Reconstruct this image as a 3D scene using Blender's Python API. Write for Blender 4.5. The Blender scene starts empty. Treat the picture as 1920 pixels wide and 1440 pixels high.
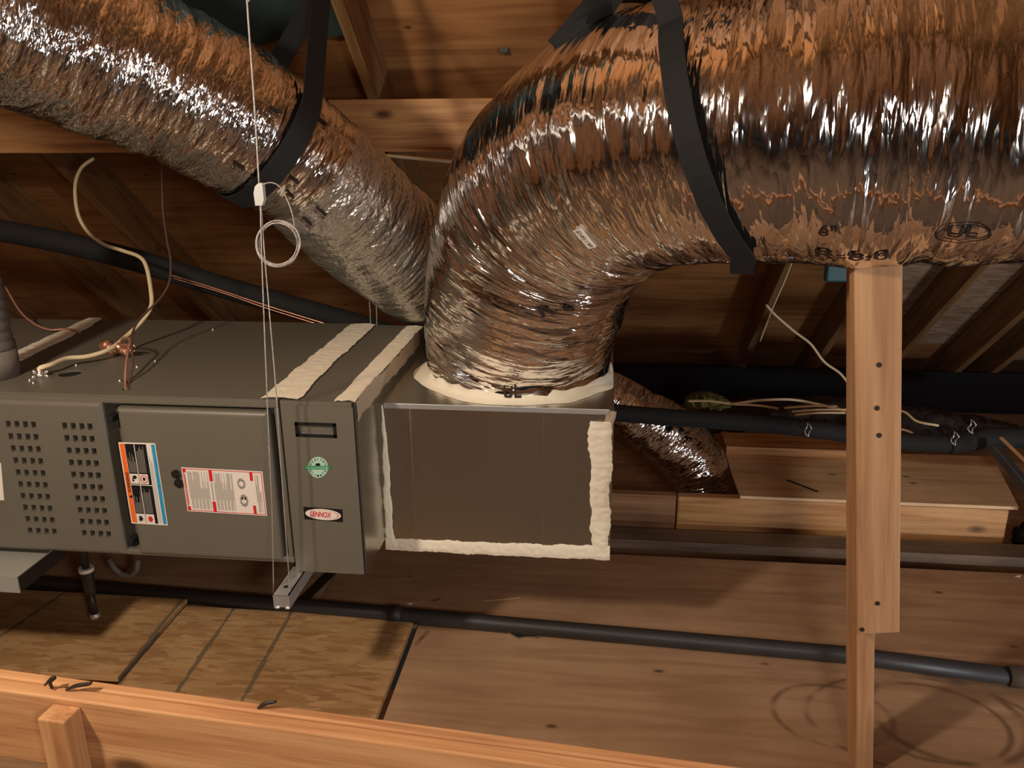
import bpy, bmesh, math, random
import numpy as np
from mathutils import Vector, Matrix, noise
random.seed(7); rng = np.random.default_rng(11)
R_ = math.radians
scene = bpy.context.scene
COL = scene.collection

# ------------------------------------------------------------------ camera
CZ = 1.5                       # lens height above the attic deck
F = 1550.0                     # focal length in pixels of the 1920 wide frame
yaw, pit, rol = R_(-6.43), R_(17.7), R_(-0.46)
cW = Vector((math.sin(yaw)*math.cos(pit), math.cos(yaw)*math.cos(pit), -math.sin(pit)))
r0 = Vector((math.cos(yaw), -math.sin(yaw), 0)); u0 = r0.cross(cW)
cR = math.cos(rol)*r0 + math.sin(rol)*u0
cU = -math.sin(rol)*r0 + math.cos(rol)*u0
cam = bpy.data.cameras.new('camera'); camo = bpy.data.objects.new('camera', cam); COL.objects.link(camo)
m = Matrix((cR, cU, -cW)).transposed().to_4x4(); m.translation = (0, 0, CZ)
camo.matrix_world = m
cam.sensor_fit = 'HORIZONTAL'; cam.sensor_width = 36.0; cam.lens = 36.0*F/1920
cam.clip_start = 0.02
scene.camera = camo
# ------------------------------------------------------------------ world, lamps, exposure
scene.view_settings.view_transform = 'Standard'
scene.view_settings.look = 'None'
scene.view_settings.gamma = 1.0
scene.view_settings.use_curve_mapping = False
scene.view_settings.exposure = 0.22
w = bpy.data.worlds.new('world'); scene.world = w; w.use_nodes = True
w.node_tree.nodes['Background'].inputs[0].default_value = (0.5, 0.42, 0.35, 1)
w.node_tree.nodes['Background'].inputs[1].default_value = 0.02
def lamp(name, kind, loc, watts, col, size, target=None):
    l = bpy.data.lights.new(name, kind); o = bpy.data.objects.new(name, l); COL.objects.link(o)
    o.location = loc; l.energy = watts; l.color = col
    if kind == 'POINT': l.shadow_soft_size = size
    if kind == 'AREA':
        l.shape = 'DISK'; l.size = size
        o.rotation_euler = (Vector(target)-Vector(loc)).to_track_quat('-Z', 'Y').to_euler()
    return o
lamp('attic_bulb', 'POINT', (-1.40, 0.29, CZ+0.51), 104, (1.0, 0.84, 0.68), 0.085)
lamp('torch', 'POINT', (0.42, -0.30, CZ-0.03), 46, (1.0, 0.92, 0.85), 0.14)
lamp('low_right_fill', 'AREA', (2.5, 0.7, 0.10), 26, (0.90, 0.94, 1.0), 0.30, (1.75, 3.6, 1.0))  # added fill from an unknown source, brightens right roof and duct underside

# ------------------------------------------------------------------ pixel -> place helpers (world planes)
def ray(x, y): return cR*((x-960)/F) + cU*((720-y)/F) + cW
def PY(x, y, Y):
    d = ray(x, y); p = d*(Y/d.y); return Vector((p.x, p.y, p.z+CZ))
def PZ(x, y, z):
    d = ray(x, y); p = d*((z-CZ)/d.z); return Vector((p.x, p.y, p.z+CZ))
def PD(x, y, dist):
    p = ray(x, y)*dist; return Vector((p.x, p.y, p.z+CZ))

# ------------------------------------------------------------------ materials
def newmat(name):
    mt = bpy.data.materials.new(name); mt.use_nodes = True
    nt = mt.node_tree; b = nt.nodes['Principled BSDF']
    return mt, nt, b
def N(nt, t, **kw):
    n = nt.nodes.new(t)
    for k, v in kw.items():
        if k.startswith('i_'):
            n.inputs[k[2:].replace('_', ' ')].default_value = v
        else: setattr(n, k, v)
    return n
def ramp(nt, stops):
    n = nt.nodes.new('ShaderNodeValToRGB'); e = n.color_ramp.elements
    while len(e) < len(stops): e.new(0.5)
    for el, (p, c) in zip(e, stops):
        el.position = p; el.color = (*c, 1) if len(c) == 3 else c
    return n
def srgb(r, g, b):
    f = lambda c: ((c/255+0.055)/1.055)**2.4 if c > 10 else c/255/12.92
    return (f(r), f(g), f(b))
def mapping(nt, coord, scale=(1, 1, 1), rot=(0, 0, 0), rand=False):
    tc = N(nt, 'ShaderNodeTexCoord'); mp = N(nt, 'ShaderNodeMapping')
    mp.inputs['Scale'].default_value = scale; mp.inputs['Rotation'].default_value = rot
    if rand:
        oi = N(nt, 'ShaderNodeObjectInfo'); mu = N(nt, 'ShaderNodeMath', operation='MULTIPLY'); mu.inputs[1].default_value = 37.0
        ad = N(nt, 'ShaderNodeVectorMath', operation='ADD')
        nt.links.new(oi.outputs['Random'], mu.inputs[0]); nt.links.new(tc.outputs[coord], ad.inputs[0]); nt.links.new(mu.outputs[0], ad.inputs[1])
        nt.links.new(ad.outputs[0], mp.inputs[0])
    else: nt.links.new(tc.outputs[coord], mp.inputs[0])
    return mp
def mixc(nt, fac, a, b, blend='MIX'):
    n = N(nt, 'ShaderNodeMix', data_type='RGBA', blend_type=blend)
    for sock, v in ((n.inputs[0], fac), (n.inputs[6], a), (n.inputs[7], b)):
        if hasattr(v, 'links') or isinstance(v, bpy.types.NodeSocket): nt.links.new(v, sock)
        elif isinstance(v, (int, float)): sock.default_value = v
        else: sock.default_value = (*v, 1)
    return n.outputs[2]
def plain(name, col, rough=0.5, metal=0.0, bump=0.0, bscale=60, var=0.0, coat=0.0):
    mt, nt, b = newmat(name)
    b.inputs['Base Color'].default_value = (*col, 1); b.inputs['Roughness'].default_value = rough; b.inputs['Metallic'].default_value = metal
    if var:
        mp = mapping(nt, 'Object', rand=True); n = N(nt, 'ShaderNodeTexNoise', i_Scale=bscale*0.15, i_Detail=5.0); nt.links.new(mp.outputs[0], n.inputs['Vector'])
        c = mixc(nt, n.outputs[0], tuple(x*(1-var) for x in col), tuple(min(1, x*(1+var)) for x in col)); nt.links.new(c, b.inputs['Base Color'])
    if bump:
        mp = mapping(nt, 'Object'); n = N(nt, 'ShaderNodeTexNoise', i_Scale=bscale, i_Detail=4.0); nt.links.new(mp.outputs[0], n.inputs['Vector'])
        bp = N(nt, 'ShaderNodeBump', i_Strength=bump, i_Distance=0.004); nt.links.new(n.outputs[0], bp.inputs['Height']); nt.links.new(bp.outputs[0], b.inputs['Normal'])
    return mt
def wood(name, dark, mid, light, rough=0.6, grain=1.0, knots=True, dirt=0.0):
    """sawn timber: grain runs along the object's own X"""
    mt, nt, b = newmat(name)
    mp = mapping(nt, 'Object', (0.9, 14, 14), rand=True)
    n1 = N(nt, 'ShaderNodeTexNoise', i_Scale=2.2, i_Detail=6.0, i_Distortion=0.6); nt.links.new(mp.outputs[0], n1.inputs['Vector'])
    mp2 = mapping(nt, 'Object', (2.5, 90, 90), rand=True)
    n2 = N(nt, 'ShaderNodeTexNoise', i_Scale=2.0, i_Detail=4.0); nt.links.new(mp2.outputs[0], n2.inputs['Vector'])
    r = ramp(nt, [(0.30, dark), (0.5, mid), (0.72, light)]); nt.links.new(n1.outputs[0], r.inputs[0])
    r2 = ramp(nt, [(0.35, (0.72, 0.66, 0.6)), (0.6, (1, 1, 1))]); nt.links.new(n2.outputs[0], r2.inputs[0])
    c = mixc(nt, 0.55*grain, r.outputs[0], r2.outputs[0], 'MULTIPLY')
    mp3 = mapping(nt, 'Object', (1, 1, 1), rand=True)
    if knots:
        v = N(nt, 'ShaderNodeTexVoronoi', i_Scale=4.5); mpk = mapping(nt, 'Object', (0.6, 1.3, 1.3), rand=True); nt.links.new(mpk.outputs[0], v.inputs['Vector'])
        rk = ramp(nt, [(0.05, (1, 1, 1)), (0.13, (0, 0, 0))]); nt.links.new(v.outputs['Distance'], rk.inputs[0])
        c = mixc(nt, rk.outputs[0], c, tuple(x*0.35 for x in dark))
    if dirt:
        nd = N(nt, 'ShaderNodeTexNoise', i_Scale=5.0, i_Detail=6.0); nt.links.new(mp3.outputs[0], nd.inputs['Vector'])
        rd = ramp(nt, [(0.42, (0, 0, 0)), (0.75, (dirt,)*3)]); nt.links.new(nd.outputs[0], rd.inputs[0])
        c = mixc(nt, rd.outputs[0], c, (0.03, 0.022, 0.016))
    nt.links.new(c, b.inputs['Base Color']); b.inputs['Roughness'].default_value = rough
    bp = N(nt, 'ShaderNodeBump', i_Strength=0.25, i_Distance=0.002); nt.links.new(n2.outputs[0], bp.inputs['Height']); nt.links.new(bp.outputs[0], b.inputs['Normal'])
    return mt
def strand_board(name, cols, stripes=()):
    """OSB: overlapping flakes; grey dusty nailing lines at the given world X"""
    mt, nt, b = newmat(name)
    c = None
    for k, (rot, sc) in enumerate(((0.25, (20, 90, 9)), (-0.35, (25, 105, 9)), (0.6, (16, 80, 9)))):
        mp = mapping(nt, 'Object', sc, (0, 0, rot))
        nz = N(nt, 'ShaderNodeTexNoise', i_Scale=1.4, i_Detail=2.0); nt.links.new(mp.outputs[0], nz.inputs['Vector'])
        md = mixc(nt, 0.25, mp.outputs[0], nz.outputs[1])
        v = N(nt, 'ShaderNodeTexVoronoi', i_Scale=1.0); nt.links.new(md, v.inputs['Vector'])
        sep = N(nt, 'ShaderNodeSeparateColor'); nt.links.new(v.outputs['Color'], sep.inputs[0])
        r = ramp(nt, [(0.0, cols[0]), (0.45, cols[1]), (1.0, cols[2])]); nt.links.new(sep.outputs[0], r.inputs[0])
        if c is None: c = r.outputs[0]
        else:
            th = ramp(nt, [(0.5, (0, 0, 0)), (0.56, (1, 1, 1))]); nt.links.new(sep.outputs[1], th.inputs[0])
            c = mixc(nt, th.outputs[0], c, r.outputs[0])
    mp = mapping(nt, 'Object', (3, 3, 3)); n = N(nt, 'ShaderNodeTexNoise', i_Scale=1.2, i_Detail=5.0); nt.links.new(mp.outputs[0], n.inputs['Vector'])
    r = ramp(nt, [(0.3, (0.62, 0.55, 0.5)), (0.7, (1, 1, 1))]); nt.links.new(n.outputs[0], r.inputs[0])
    c = mixc(nt, 0.7, c, r.outputs[0], 'MULTIPLY')
    if stripes:
        geo = N(nt, 'ShaderNodeNewGeometry'); sx = N(nt, 'ShaderNodeSeparateXYZ'); nt.links.new(geo.outputs['Position'], sx.inputs[0])
        tot = None
        ns = N(nt, 'ShaderNodeTexNoise', i_Scale=26.0, i_Detail=3.0); nt.links.new(geo.outputs['Position'], ns.inputs['Vector'])
        for (x0, sl, y0, wd) in stripes:       # centre x = x0 + sl*(Y-y0)
            a = N(nt, 'ShaderNodeMath', operation='MULTIPLY_ADD'); a.inputs[1].default_value = -sl; a.inputs[2].default_value = sl*y0-x0
            nt.links.new(sx.outputs[1], a.inputs[0])
            s = N(nt, 'ShaderNodeMath', operation='ADD'); nt.links.new(a.outputs[0], s.inputs[0]); nt.links.new(sx.outputs[0], s.inputs[1])
            ab = N(nt, 'ShaderNodeMath', operation='ABSOLUTE'); nt.links.new(s.outputs[0], ab.inputs[0])
            j = N(nt, 'ShaderNodeMath', operation='MULTIPLY_ADD'); j.inputs[1].default_value = wd*1.3; nt.links.new(ns.outputs[0], j.inputs[0]); nt.links.new(ab.outputs[0], j.inputs[2])
            lt = N(nt, 'ShaderNodeMath', operation='LESS_THAN'); lt.inputs[1].default_value = wd*1.15; nt.links.new(j.outputs[0], lt.inputs[0])
            if tot is None: tot = lt.outputs[0]
            else:
                mx = N(nt, 'ShaderNodeMath', operation='MAXIMUM'); nt.links.new(tot, mx.inputs[0]); nt.links.new(lt.outputs[0], mx.inputs[1]); tot = mx.outputs[0]
        q = N(nt, 'ShaderNodeMath', operation='MULTIPLY'); q.inputs[1].default_value = 0.8; nt.links.new(tot, q.inputs[0])
        c = mixc(nt, q.outputs[0], c, srgb(104, 96, 78))
    nt.links.new(c, b.inputs['Base Color']); b.inputs['Roughness'].default_value = 0.62
    bp = N(nt, 'ShaderNodeBump', i_Strength=0.2, i_Distance=0.003); nt.links.new(n.outputs[0], bp.inputs['Height']); nt.links.new(bp.outputs[0], b.inputs['Normal'])
    return mt
def ply(name, dark, mid, light, rings=(), along='X', lines=(), knots=True):
    """plywood sheet with soft grain, stains of their own shape (rings left by a coiled hose)"""
    mt, nt, b = newmat(name)
    sc = (1.2, 12, 6) if along == 'X' else (12, 1.2, 6)
    mp = mapping(nt, 'Object', sc, rand=True); n1 = N(nt, 'ShaderNodeTexNoise', i_Scale=1.6, i_Detail=7.0, i_Distortion=0.9); nt.links.new(mp.outputs[0], n1.inputs['Vector'])
    mpb = mapping(nt, 'Object', (2.2, 2.6, 2), rand=True); n2 = N(nt, 'ShaderNodeTexNoise', i_Scale=1.5, i_Detail=5.0); nt.links.new(mpb.outputs[0], n2.inputs['Vector'])
    r = ramp(nt, [(0.3, dark), (0.5, mid), (0.72, light)]); nt.links.new(n1.outputs[0], r.inputs[0])
    r2 = ramp(nt, [(0.3, (0.58, 0.5, 0.45)), (0.65, (1, 1, 1))]); nt.links.new(n2.outputs[0], r2.inputs[0])
    c = mixc(nt, 0.6, r.outputs[0], r2.outputs[0], 'MULTIPLY')
    if knots:
        v = N(nt, 'ShaderNodeTexVoronoi', i_Scale=5.0); mpk = mapping(nt, 'Object', (0.8, 1.6, 1.2), rand=True); nt.links.new(mpk.outputs[0], v.inputs['Vector'])
        rk = ramp(nt, [(0.03, (1, 1, 1)), (0.085, (0, 0, 0))]); nt.links.new(v.outputs['Distance'], rk.inputs[0])
        c = mixc(nt, rk.outputs[0], c, tuple(x*0.3 for x in dark))
    if rings:
        geo = N(nt, 'ShaderNodeNewGeometry')
        nz = N(nt, 'ShaderNodeTexNoise', i_Scale=9.0, i_Detail=3.0); nt.links.new(geo.outputs['Position'], nz.inputs['Vector'])
        for (cx, cy, ax, ay, r0_, wd) in rings:
            sb = N(nt, 'ShaderNodeVectorMath', operation='SUBTRACT'); sb.inputs[1].default_value = (cx, cy, 0); nt.links.new(geo.outputs['Position'], sb.inputs[0])
            ml = N(nt, 'ShaderNodeVectorMath', operation='MULTIPLY'); ml.inputs[1].default_value = (1/ax, 1/ay, 0); nt.links.new(sb.outputs[0], ml.inputs[0])
            ln = N(nt, 'ShaderNodeVectorMath', operation='LENGTH'); nt.links.new(ml.outputs[0], ln.inputs[0])
            d = N(nt, 'ShaderNodeMath', operation='SUBTRACT'); d.inputs[1].default_value = r0_; nt.links.new(ln.outputs['Value'], d.inputs[0])
            a = N(nt, 'ShaderNodeMath', operation='ABSOLUTE'); nt.links.new(d.outputs[0], a.inputs[0])
            mr = N(nt, 'ShaderNodeMapRange', interpolation_type='SMOOTHSTEP'); mr.inputs[1].default_value = 0; mr.inputs[2].default_value = wd; mr.inputs[3].default_value = 0.85; mr.inputs[4].default_value = 0
            nt.links.new(a.outputs[0], mr.inputs[0])
            rz = ramp(nt, [(0.38, (0, 0, 0)), (0.56, (1, 1, 1))]); nt.links.new(nz.outputs[0], rz.inputs[0])
            mm = N(nt, 'ShaderNodeMath', operation='MULTIPLY'); nt.links.new(mr.outputs[0], mm.inputs[0]); nt.links.new(rz.outputs[0], mm.inputs[1])
            c = mixc(nt, mm.outputs[0], c, tuple(x*0.45 for x in dark))
    nt.links.new(c, b.inputs['Base Color']); b.inputs['Roughness'].default_value = 0.6
    bp = N(nt, 'ShaderNodeBump', i_Strength=0.12, i_Distance=0.003); nt.links.new(n1.outputs[0], bp.inputs['Height']); nt.links.new(bp.outputs[0], b.inputs['Normal'])
    return mt
def foil(name, col=(0.80, 0.77, 0.75), rough=0.14, bump=0.5, sx=60, st=10, fine=0.3, metal=1.0):
    """crinkled metallised film; UV = metres along the axis, metres around"""
    mt, nt, b = newmat(name)
    b.inputs['Base Color'].default_value = (*col, 1); b.inputs['Metallic'].default_value = metal
    prev = None
    for k, (ka, kb, dist) in enumerate(((0.30, 0.45, 0.0085*bump), (1.0, 1.0, 0.0034*bump), (2.3, 4.0, 0.0016*fine))):
        mp = mapping(nt, 'UV', (sx*ka, st*kb, 1), (0, 0, 0.12-0.1*k))
        nz = N(nt, 'ShaderNodeTexNoise', i_Scale=0.8, i_Detail=2.0); nt.links.new(mp.outputs[0], nz.inputs['Vector'])
        md = N(nt, 'ShaderNodeVectorMath', operation='MULTIPLY_ADD'); md.inputs[1].default_value = (1.3, 1.3, 0); nt.links.new(nz.outputs[1], md.inputs[0]); nt.links.new(mp.outputs[0], md.inputs[2])
        v = N(nt, 'ShaderNodeTexVoronoi', feature='SMOOTH_F1', i_Scale=1.0); v.voronoi_dimensions = '2D'; v.inputs['Smoothness'].default_value = 0.05; nt.links.new(md.outputs[0], v.inputs['Vector'])
        bp = N(nt, 'ShaderNodeBump', i_Strength=1.0, i_Distance=dist); nt.links.new(v.outputs['Distance'], bp.inputs['Height'])
        if prev is not None: nt.links.new(prev.outputs[0], bp.inputs['Normal'])
        prev = bp
    nt.links.new(prev.outputs[0], b.inputs['Normal'])
    mp3 = mapping(nt, 'UV', (9, 9, 1)); n3 = N(nt, 'ShaderNodeTexNoise', i_Scale=1.0, i_Detail=4.0); nt.links.new(mp3.outputs[0], n3.inputs['Vector'])
    mr = N(nt, 'ShaderNodeMapRange'); mr.inputs[3].default_value = rough*0.6; mr.inputs[4].default_value = rough*1.6; nt.links.new(n3.outputs[0], mr.inputs[0]); nt.links.new(mr.outputs[0], b.inputs['Roughness'])
    return mt

M = {}
M['timber'] = wood('timber_warm', srgb(150, 100, 56), srgb(194, 142, 88), srgb(212, 164, 108))
M['timber_front'] = wood('timber_front', srgb(164, 112, 70), srgb(198, 144, 96), srgb(214, 164, 114))
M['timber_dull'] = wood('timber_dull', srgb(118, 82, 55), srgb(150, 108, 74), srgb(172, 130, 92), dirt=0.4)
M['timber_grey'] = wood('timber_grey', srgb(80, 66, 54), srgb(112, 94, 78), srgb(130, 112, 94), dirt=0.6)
M['timber_post'] = wood('timber_post', srgb(162, 116, 76), srgb(184, 138, 94), srgb(198, 152, 108), grain=0.7)
M['rafter'] = wood('rafter_wood', srgb(108, 76, 46), srgb(136, 100, 62), srgb(156, 118, 76), grain=0.8)
M['roof_ply'] = ply('roof_plywood', srgb(144, 95, 54), srgb(168, 116, 68), srgb(184, 132, 82))
M['floor_ply'] = ply('deck_plywood', srgb(171, 133, 99), srgb(188, 151, 116), srgb(200, 165, 130))
c1 = PZ(1790, 1345, 0); c2 = PZ(1560, 1340, 0)
M['floor_ply_ring'] = ply('deck_plywood_hose_marks', srgb(171, 133, 99), srgb(188, 151, 116), srgb(200, 165, 130),
    rings=[(c1.x-0.02, c1.y, 0.19, 0.17, 1.0, 0.11), (c1.x-0.07, c1.y-0.02, 0.19, 0.15, 1.0, 0.08), (c2.x, c2.y, 0.15, 0.12, 1.0, 0.10), (c1.x-0.08, c1.y-0.03, 0.30, 0.19, 1.0, 0.05)])
M['pale_ply'] = ply('pale_plywood', srgb(205, 166, 122), srgb(226, 190, 146), srgb(238, 206, 166))
M['foil'] = foil('foil_jacket', (0.86, 0.83, 0.82), rough=0.09, bump=1.45, sx=40, st=5, fine=0.9)
M['foil_small'] = foil('foil_jacket_tight', rough=0.11, bump=1.3, sx=48, st=10, fine=1.2)
M['foil_dull'] = foil('foil_mastic_coated', (0.62, 0.60, 0.56), 0.27, 1.2, 55, 16, 1.2, metal=0.92)
M['cabinet'] = plain('cabinet_enamel', srgb(108, 102, 89), 0.42, 0.0, 0.03, 500, 0.05)
M['cabinet_dark'] = plain('cabinet_shadow_gap', srgb(14, 12, 11), 0.8)  # near-black puts the shade of slots, holes and recess into the colour
M['galv'] = plain('galvanised_sheet', (0.58, 0.57, 0.50), 0.27, 1.0, 0.012, 14, 0.14)
M['galv_bright'] = plain('galvanised_strut', (0.62, 0.62, 0.60), 0.38, 0.7, 0.05, 120, 0.2)
M['mastic'] = plain('duct_mastic', srgb(240, 230, 206), 0.75, 0, 0.35, 90, 0.06)
M['mastic_thin'] = plain('duct_mastic_thin_smear', srgb(170, 150, 128), 0.6, 0, 0.3, 90, 0.18)
M['black_web'] = plain('black_webbing', srgb(6, 6, 6), 0.8, 0, 0.3, 400)
M['black_foam'] = plain('black_foam_sleeve', srgb(22, 21, 20), 0.85, 0, 0.4, 60, 0.3)
M['black_pipe'] = plain('black_drain_pipe', srgb(50, 47, 45), 0.5, 0, 0.15, 60, 0.35)
M['white_cable'] = plain('white_cable_sheath', srgb(225, 205, 165), 0.45)
M['brown_cable'] = plain('brown_cable_sheath', srgb(92, 66, 58), 0.45)
M['pink_cable'] = plain('pinkish_cable_sheath', srgb(165, 120, 100), 0.45)
M['copper'] = plain('copper', (0.72, 0.36, 0.24), 0.35, 0.8, 0.1, 80, 0.2)
M['steel_wire'] = plain('steel_wire', (0.70, 0.66, 0.60), 0.35, 0.9, 0.5, 900)
M['pan_metal'] = plain('pale_pan_metal', srgb(168, 166, 156), 0.45, 0.2, 0.05, 40, 0.12)
M['zinc'] = plain('zinc_cast', (0.8, 0.78, 0.74), 0.35, 0.5)
M['screw'] = plain('screw_zinc', (0.85, 0.82, 0.78), 0.25, 1.0)
M['pvc'] = plain('grey_flue_pipe', srgb(112, 104, 94), 0.55, 0, 0.05, 60, 0.12)
M['pvc_tape'] = plain('grey_wrap_tape', srgb(92, 84, 76), 0.6, 0, 0.6, 40, 0.2)
M['white_paper'] = plain('label_white', srgb(235, 225, 212), 0.5)
M['label_black'] = plain('label_black', srgb(20, 18, 18), 0.5)
M['label_orange'] = plain('label_orange', srgb(245, 112, 40), 0.5)
M['label_blue'] = plain('label_blue', srgb(48, 150, 196), 0.5)
M['label_red'] = plain('label_red', srgb(214, 38, 40), 0.5)
M['label_grey'] = plain('label_grey_print', srgb(150, 145, 135), 0.5)
M['label_green'] = plain('label_green', srgb(44, 140, 88), 0.45)
M['label_mint'] = plain('label_mint', srgb(180, 214, 190), 0.45)
M['ink'] = plain('jacket_ink', srgb(40, 26, 20), 0.5)
M['teal'] = plain('teal_membrane', srgb(50, 66, 65), 0.55, 0, 0.5, 14, 0.3)
M['teal_box'] = plain('teal_plastic', srgb(40, 88, 96), 0.45)
M['fluff'] = plain('loose_fill', srgb(56, 46, 36), 0.95, 0, 1.0, 60, 0.5)
M['yellow_wool'] = plain('yellow_glass_wool', srgb(96, 84, 34), 0.95, 0, 1.0, 50, 0.4)
M['dark_floor'] = plain('added_floor_brown', srgb(92, 74, 58), 0.95, 0, 1.0, 25, 0.4)
M['eave_shade'] = plain('eave_shade_black', srgb(15, 15, 14), 0.95)
M['rust'] = plain('dark_iron_pipe', srgb(58, 50, 44), 0.45, 0.4, 0.2, 80, 0.3)
osb_s = []
for (ax, ay, bx_, by_) in ((20, 1190, -30, 1225), (328, 1150, 233, 1270), (430, 1153, 337, 1290), (540, 1160, 457, 1307)):
    a, b_ = PZ(ax, ay, 0.018), PZ(bx_, by_, 0.018); osb_s.append((a.x, (b_.x-a.x)/(b_.y-a.y), a.y, 0.013))
M['osb'] = strand_board('strand_board', (srgb(172, 130, 84), srgb(192, 152, 104), srgb(206, 168, 120)), osb_s)
M['osb_roof'] = strand_board('roof_strand_board', (srgb(150, 120, 96), srgb(176, 146, 118), srgb(196, 168, 140)))

# ------------------------------------------------------------------ mesh builder
class MB:
    def __init__(s): s.v = []; s.f = []; s.mi = []; s.sm = []; s.uv = []
    def add(s, verts, faces, mi=0, smooth=False, uv=None):
        o = len(s.v); s.v += [tuple(p) for p in verts]
        for fc in faces: s.f.append([i+o for i in fc]); s.mi.append(mi); s.sm.append(smooth)
        s.uv += list(uv) if uv is not None else [(0, 0)]*len(verts)
        return s
    def box(s, a, b, mi=0, bev=0.0):
        if bev: return s.bevbox(a, b, bev, mi)
        x0, y0, z0 = a; x1, y1, z1 = b
        v = [(x0, y0, z0), (x1, y0, z0), (x1, y1, z0), (x0, y1, z0), (x0, y0, z1), (x1, y0, z1), (x1, y1, z1), (x0, y1, z1)]
        return s.add(v, [(3, 2, 1, 0), (4, 5, 6, 7), (0, 1, 5, 4), (1, 2, 6, 5), (2, 3, 7, 6), (3, 0, 4, 7)], mi)
    def bevbox(s, a, b, bev, mi=0):
        bm = bmesh.new(); bmesh.ops.create_cube(bm, size=1)
        c = [(p+q)/2 for p, q in zip(a, b)]; d = [abs(q-p) for p, q in zip(a, b)]
        for v in bm.verts: v.co = Vector((v.co.x*d[0]+c[0], v.co.y*d[1]+c[1], v.co.z*d[2]+c[2]))
        bmesh.ops.bevel(bm, geom=list(bm.edges), offset=min(bev, min(d)*0.45), segments=2, affect='EDGES', profile=0.5)
        bm.verts.index_update(); s.add([v.co for v in bm.verts], [[v.index for v in f.verts] for f in bm.faces], mi); bm.free(); return s
    def quad(s, p, mi=0): return s.add(p, [(0, 1, 2, 3)], mi)
    def tube(s, pts, r, n=8, mi=0, caps=True, smooth=True, ref=None):
        pts = [Vector(p) for p in pts]; rr = r if hasattr(r, '__len__') else [r]*len(pts)
        T = [(pts[min(i+1, len(pts)-1)]-pts[max(i-1, 0)]).normalized() for i in range(len(pts))]
        nn = Vector(ref) if ref else Vector((0, 0, 1)) if abs(T[0].z) < 0.9 else Vector((0, -1, 0))
        nn = (nn - T[0]*nn.dot(T[0])).normalized(); V = []
        for p, t, q in zip(pts, T, rr):
            nn = (nn - t*nn.dot(t)).normalized(); b = t.cross(nn)
            V += [p + (nn*math.cos(2*math.pi*k/n)+b*math.sin(2*math.pi*k/n))*q for k in range(n)]
        Fc = [(i*n+k, i*n+(k+1) % n, (i+1)*n+(k+1) % n, (i+1)*n+k) for i in range(len(pts)-1) for k in range(n)]
        s.add(V, Fc, mi, smooth)
        if caps:
            s.f.append([len(s.v)-len(V)+k for k in range(n)][::-1]); s.mi.append(mi); s.sm.append(False)
            s.f.append([len(s.v)-n+k for k in range(n)]); s.mi.append(mi); s.sm.append(False)
        return s
    def cyl(s, a, b, r, n=16, mi=0): return s.tube([a, b], r, n, mi)
    def ribbon(s, pts, wdir, width, th, mi=0, smooth=True):
        """flat strap: pts centre line, wdir width direction per point"""
        pts = [Vector(p) for p in pts]; V = []
        for i, p in enumerate(pts):
            t = (pts[min(i+1, len(pts)-1)]-pts[max(i-1, 0)]).normalized(); wv = Vector(wdir[i]); wv = (wv-t*wv.dot(t)).normalized(); nr = t.cross(wv)
            for a, b in ((-1, -1), (1, -1), (1, 1), (-1, 1)): V.append(p+wv*(a*width/2)+nr*(b*th/2))
        Fc = [(i*4+k, i*4+(k+1) % 4, i*4+4+(k+1) % 4, i*4+4+k) for i in range(len(pts)-1) for k in range(4)]
        Fc += [(3, 2, 1, 0), tuple(len(V)-4+k for k in range(4))]
        return s.add(V, Fc, mi, False)
    def build(s, name, mats, parent=None, origin=None):
        me = bpy.data.meshes.new(name)
        off = Vector(parent['_o']) if parent is not None and '_o' in parent else Vector((0, 0, 0))
        base = off if parent is not None else (Vector(origin) if origin is not None else Vector((0, 0, 0)))
        me.from_pydata([tuple(Vector(p)-base) for p in s.v], [], s.f)
        mats = mats if isinstance(mats, (list, tuple)) else [mats]
        for mt in mats: me.materials.append(M[mt] if isinstance(mt, str) else mt)
        me.polygons.foreach_set('material_index', s.mi); me.polygons.foreach_set('use_smooth', s.sm)
        if any(u != (0, 0) for u in s.uv[:50]) or any(u != (0, 0) for u in s.uv[-50:]):
            ul = me.uv_layers.new(name='UVMap'); idx = np.zeros(len(me.loops), dtype=np.int32); me.loops.foreach_get('vertex_index', idx)
            ul.data.foreach_set('uv', np.array(s.uv, dtype=np.float32)[idx].ravel())
        me.update()
        o = bpy.data.objects.new(name, me); COL.objects.link(o)
        if parent is not None: o.parent = parent; o['_o'] = tuple(off)
        else: o.location = base; o['_o'] = tuple(base)
        return o
def tag(o, label=None, cat=None, group=None, kind=None):
    for k, v in (('label', label), ('category', cat), ('group', group), ('kind', kind)):
        if v: o[k] = v
    return o
def thing(name, loc, label, cat, group=None):
    o = bpy.data.objects.new(name, None); COL.objects.link(o); o.location = loc; o.empty_display_size = 0.05; o['_o'] = tuple(loc)
    return tag(o, label, cat, group)
def spline(pts, n=8):
    pts = [Vector(p) for p in pts]; q = [2*pts[0]-pts[1]]+pts+[2*pts[-1]-pts[-2]]; out = []
    for i in range(1, len(q)-2):
        for k in range(n):
            t = k/n; a, b, c, d = q[i-1], q[i], q[i+1], q[i+2]
            out.append(0.5*((2*b)+(c-a)*t+(2*a-5*b+4*c-d)*t*t+(3*b-a-3*c+d)*t**3))
    out.append(pts[-1]); return out
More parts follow.
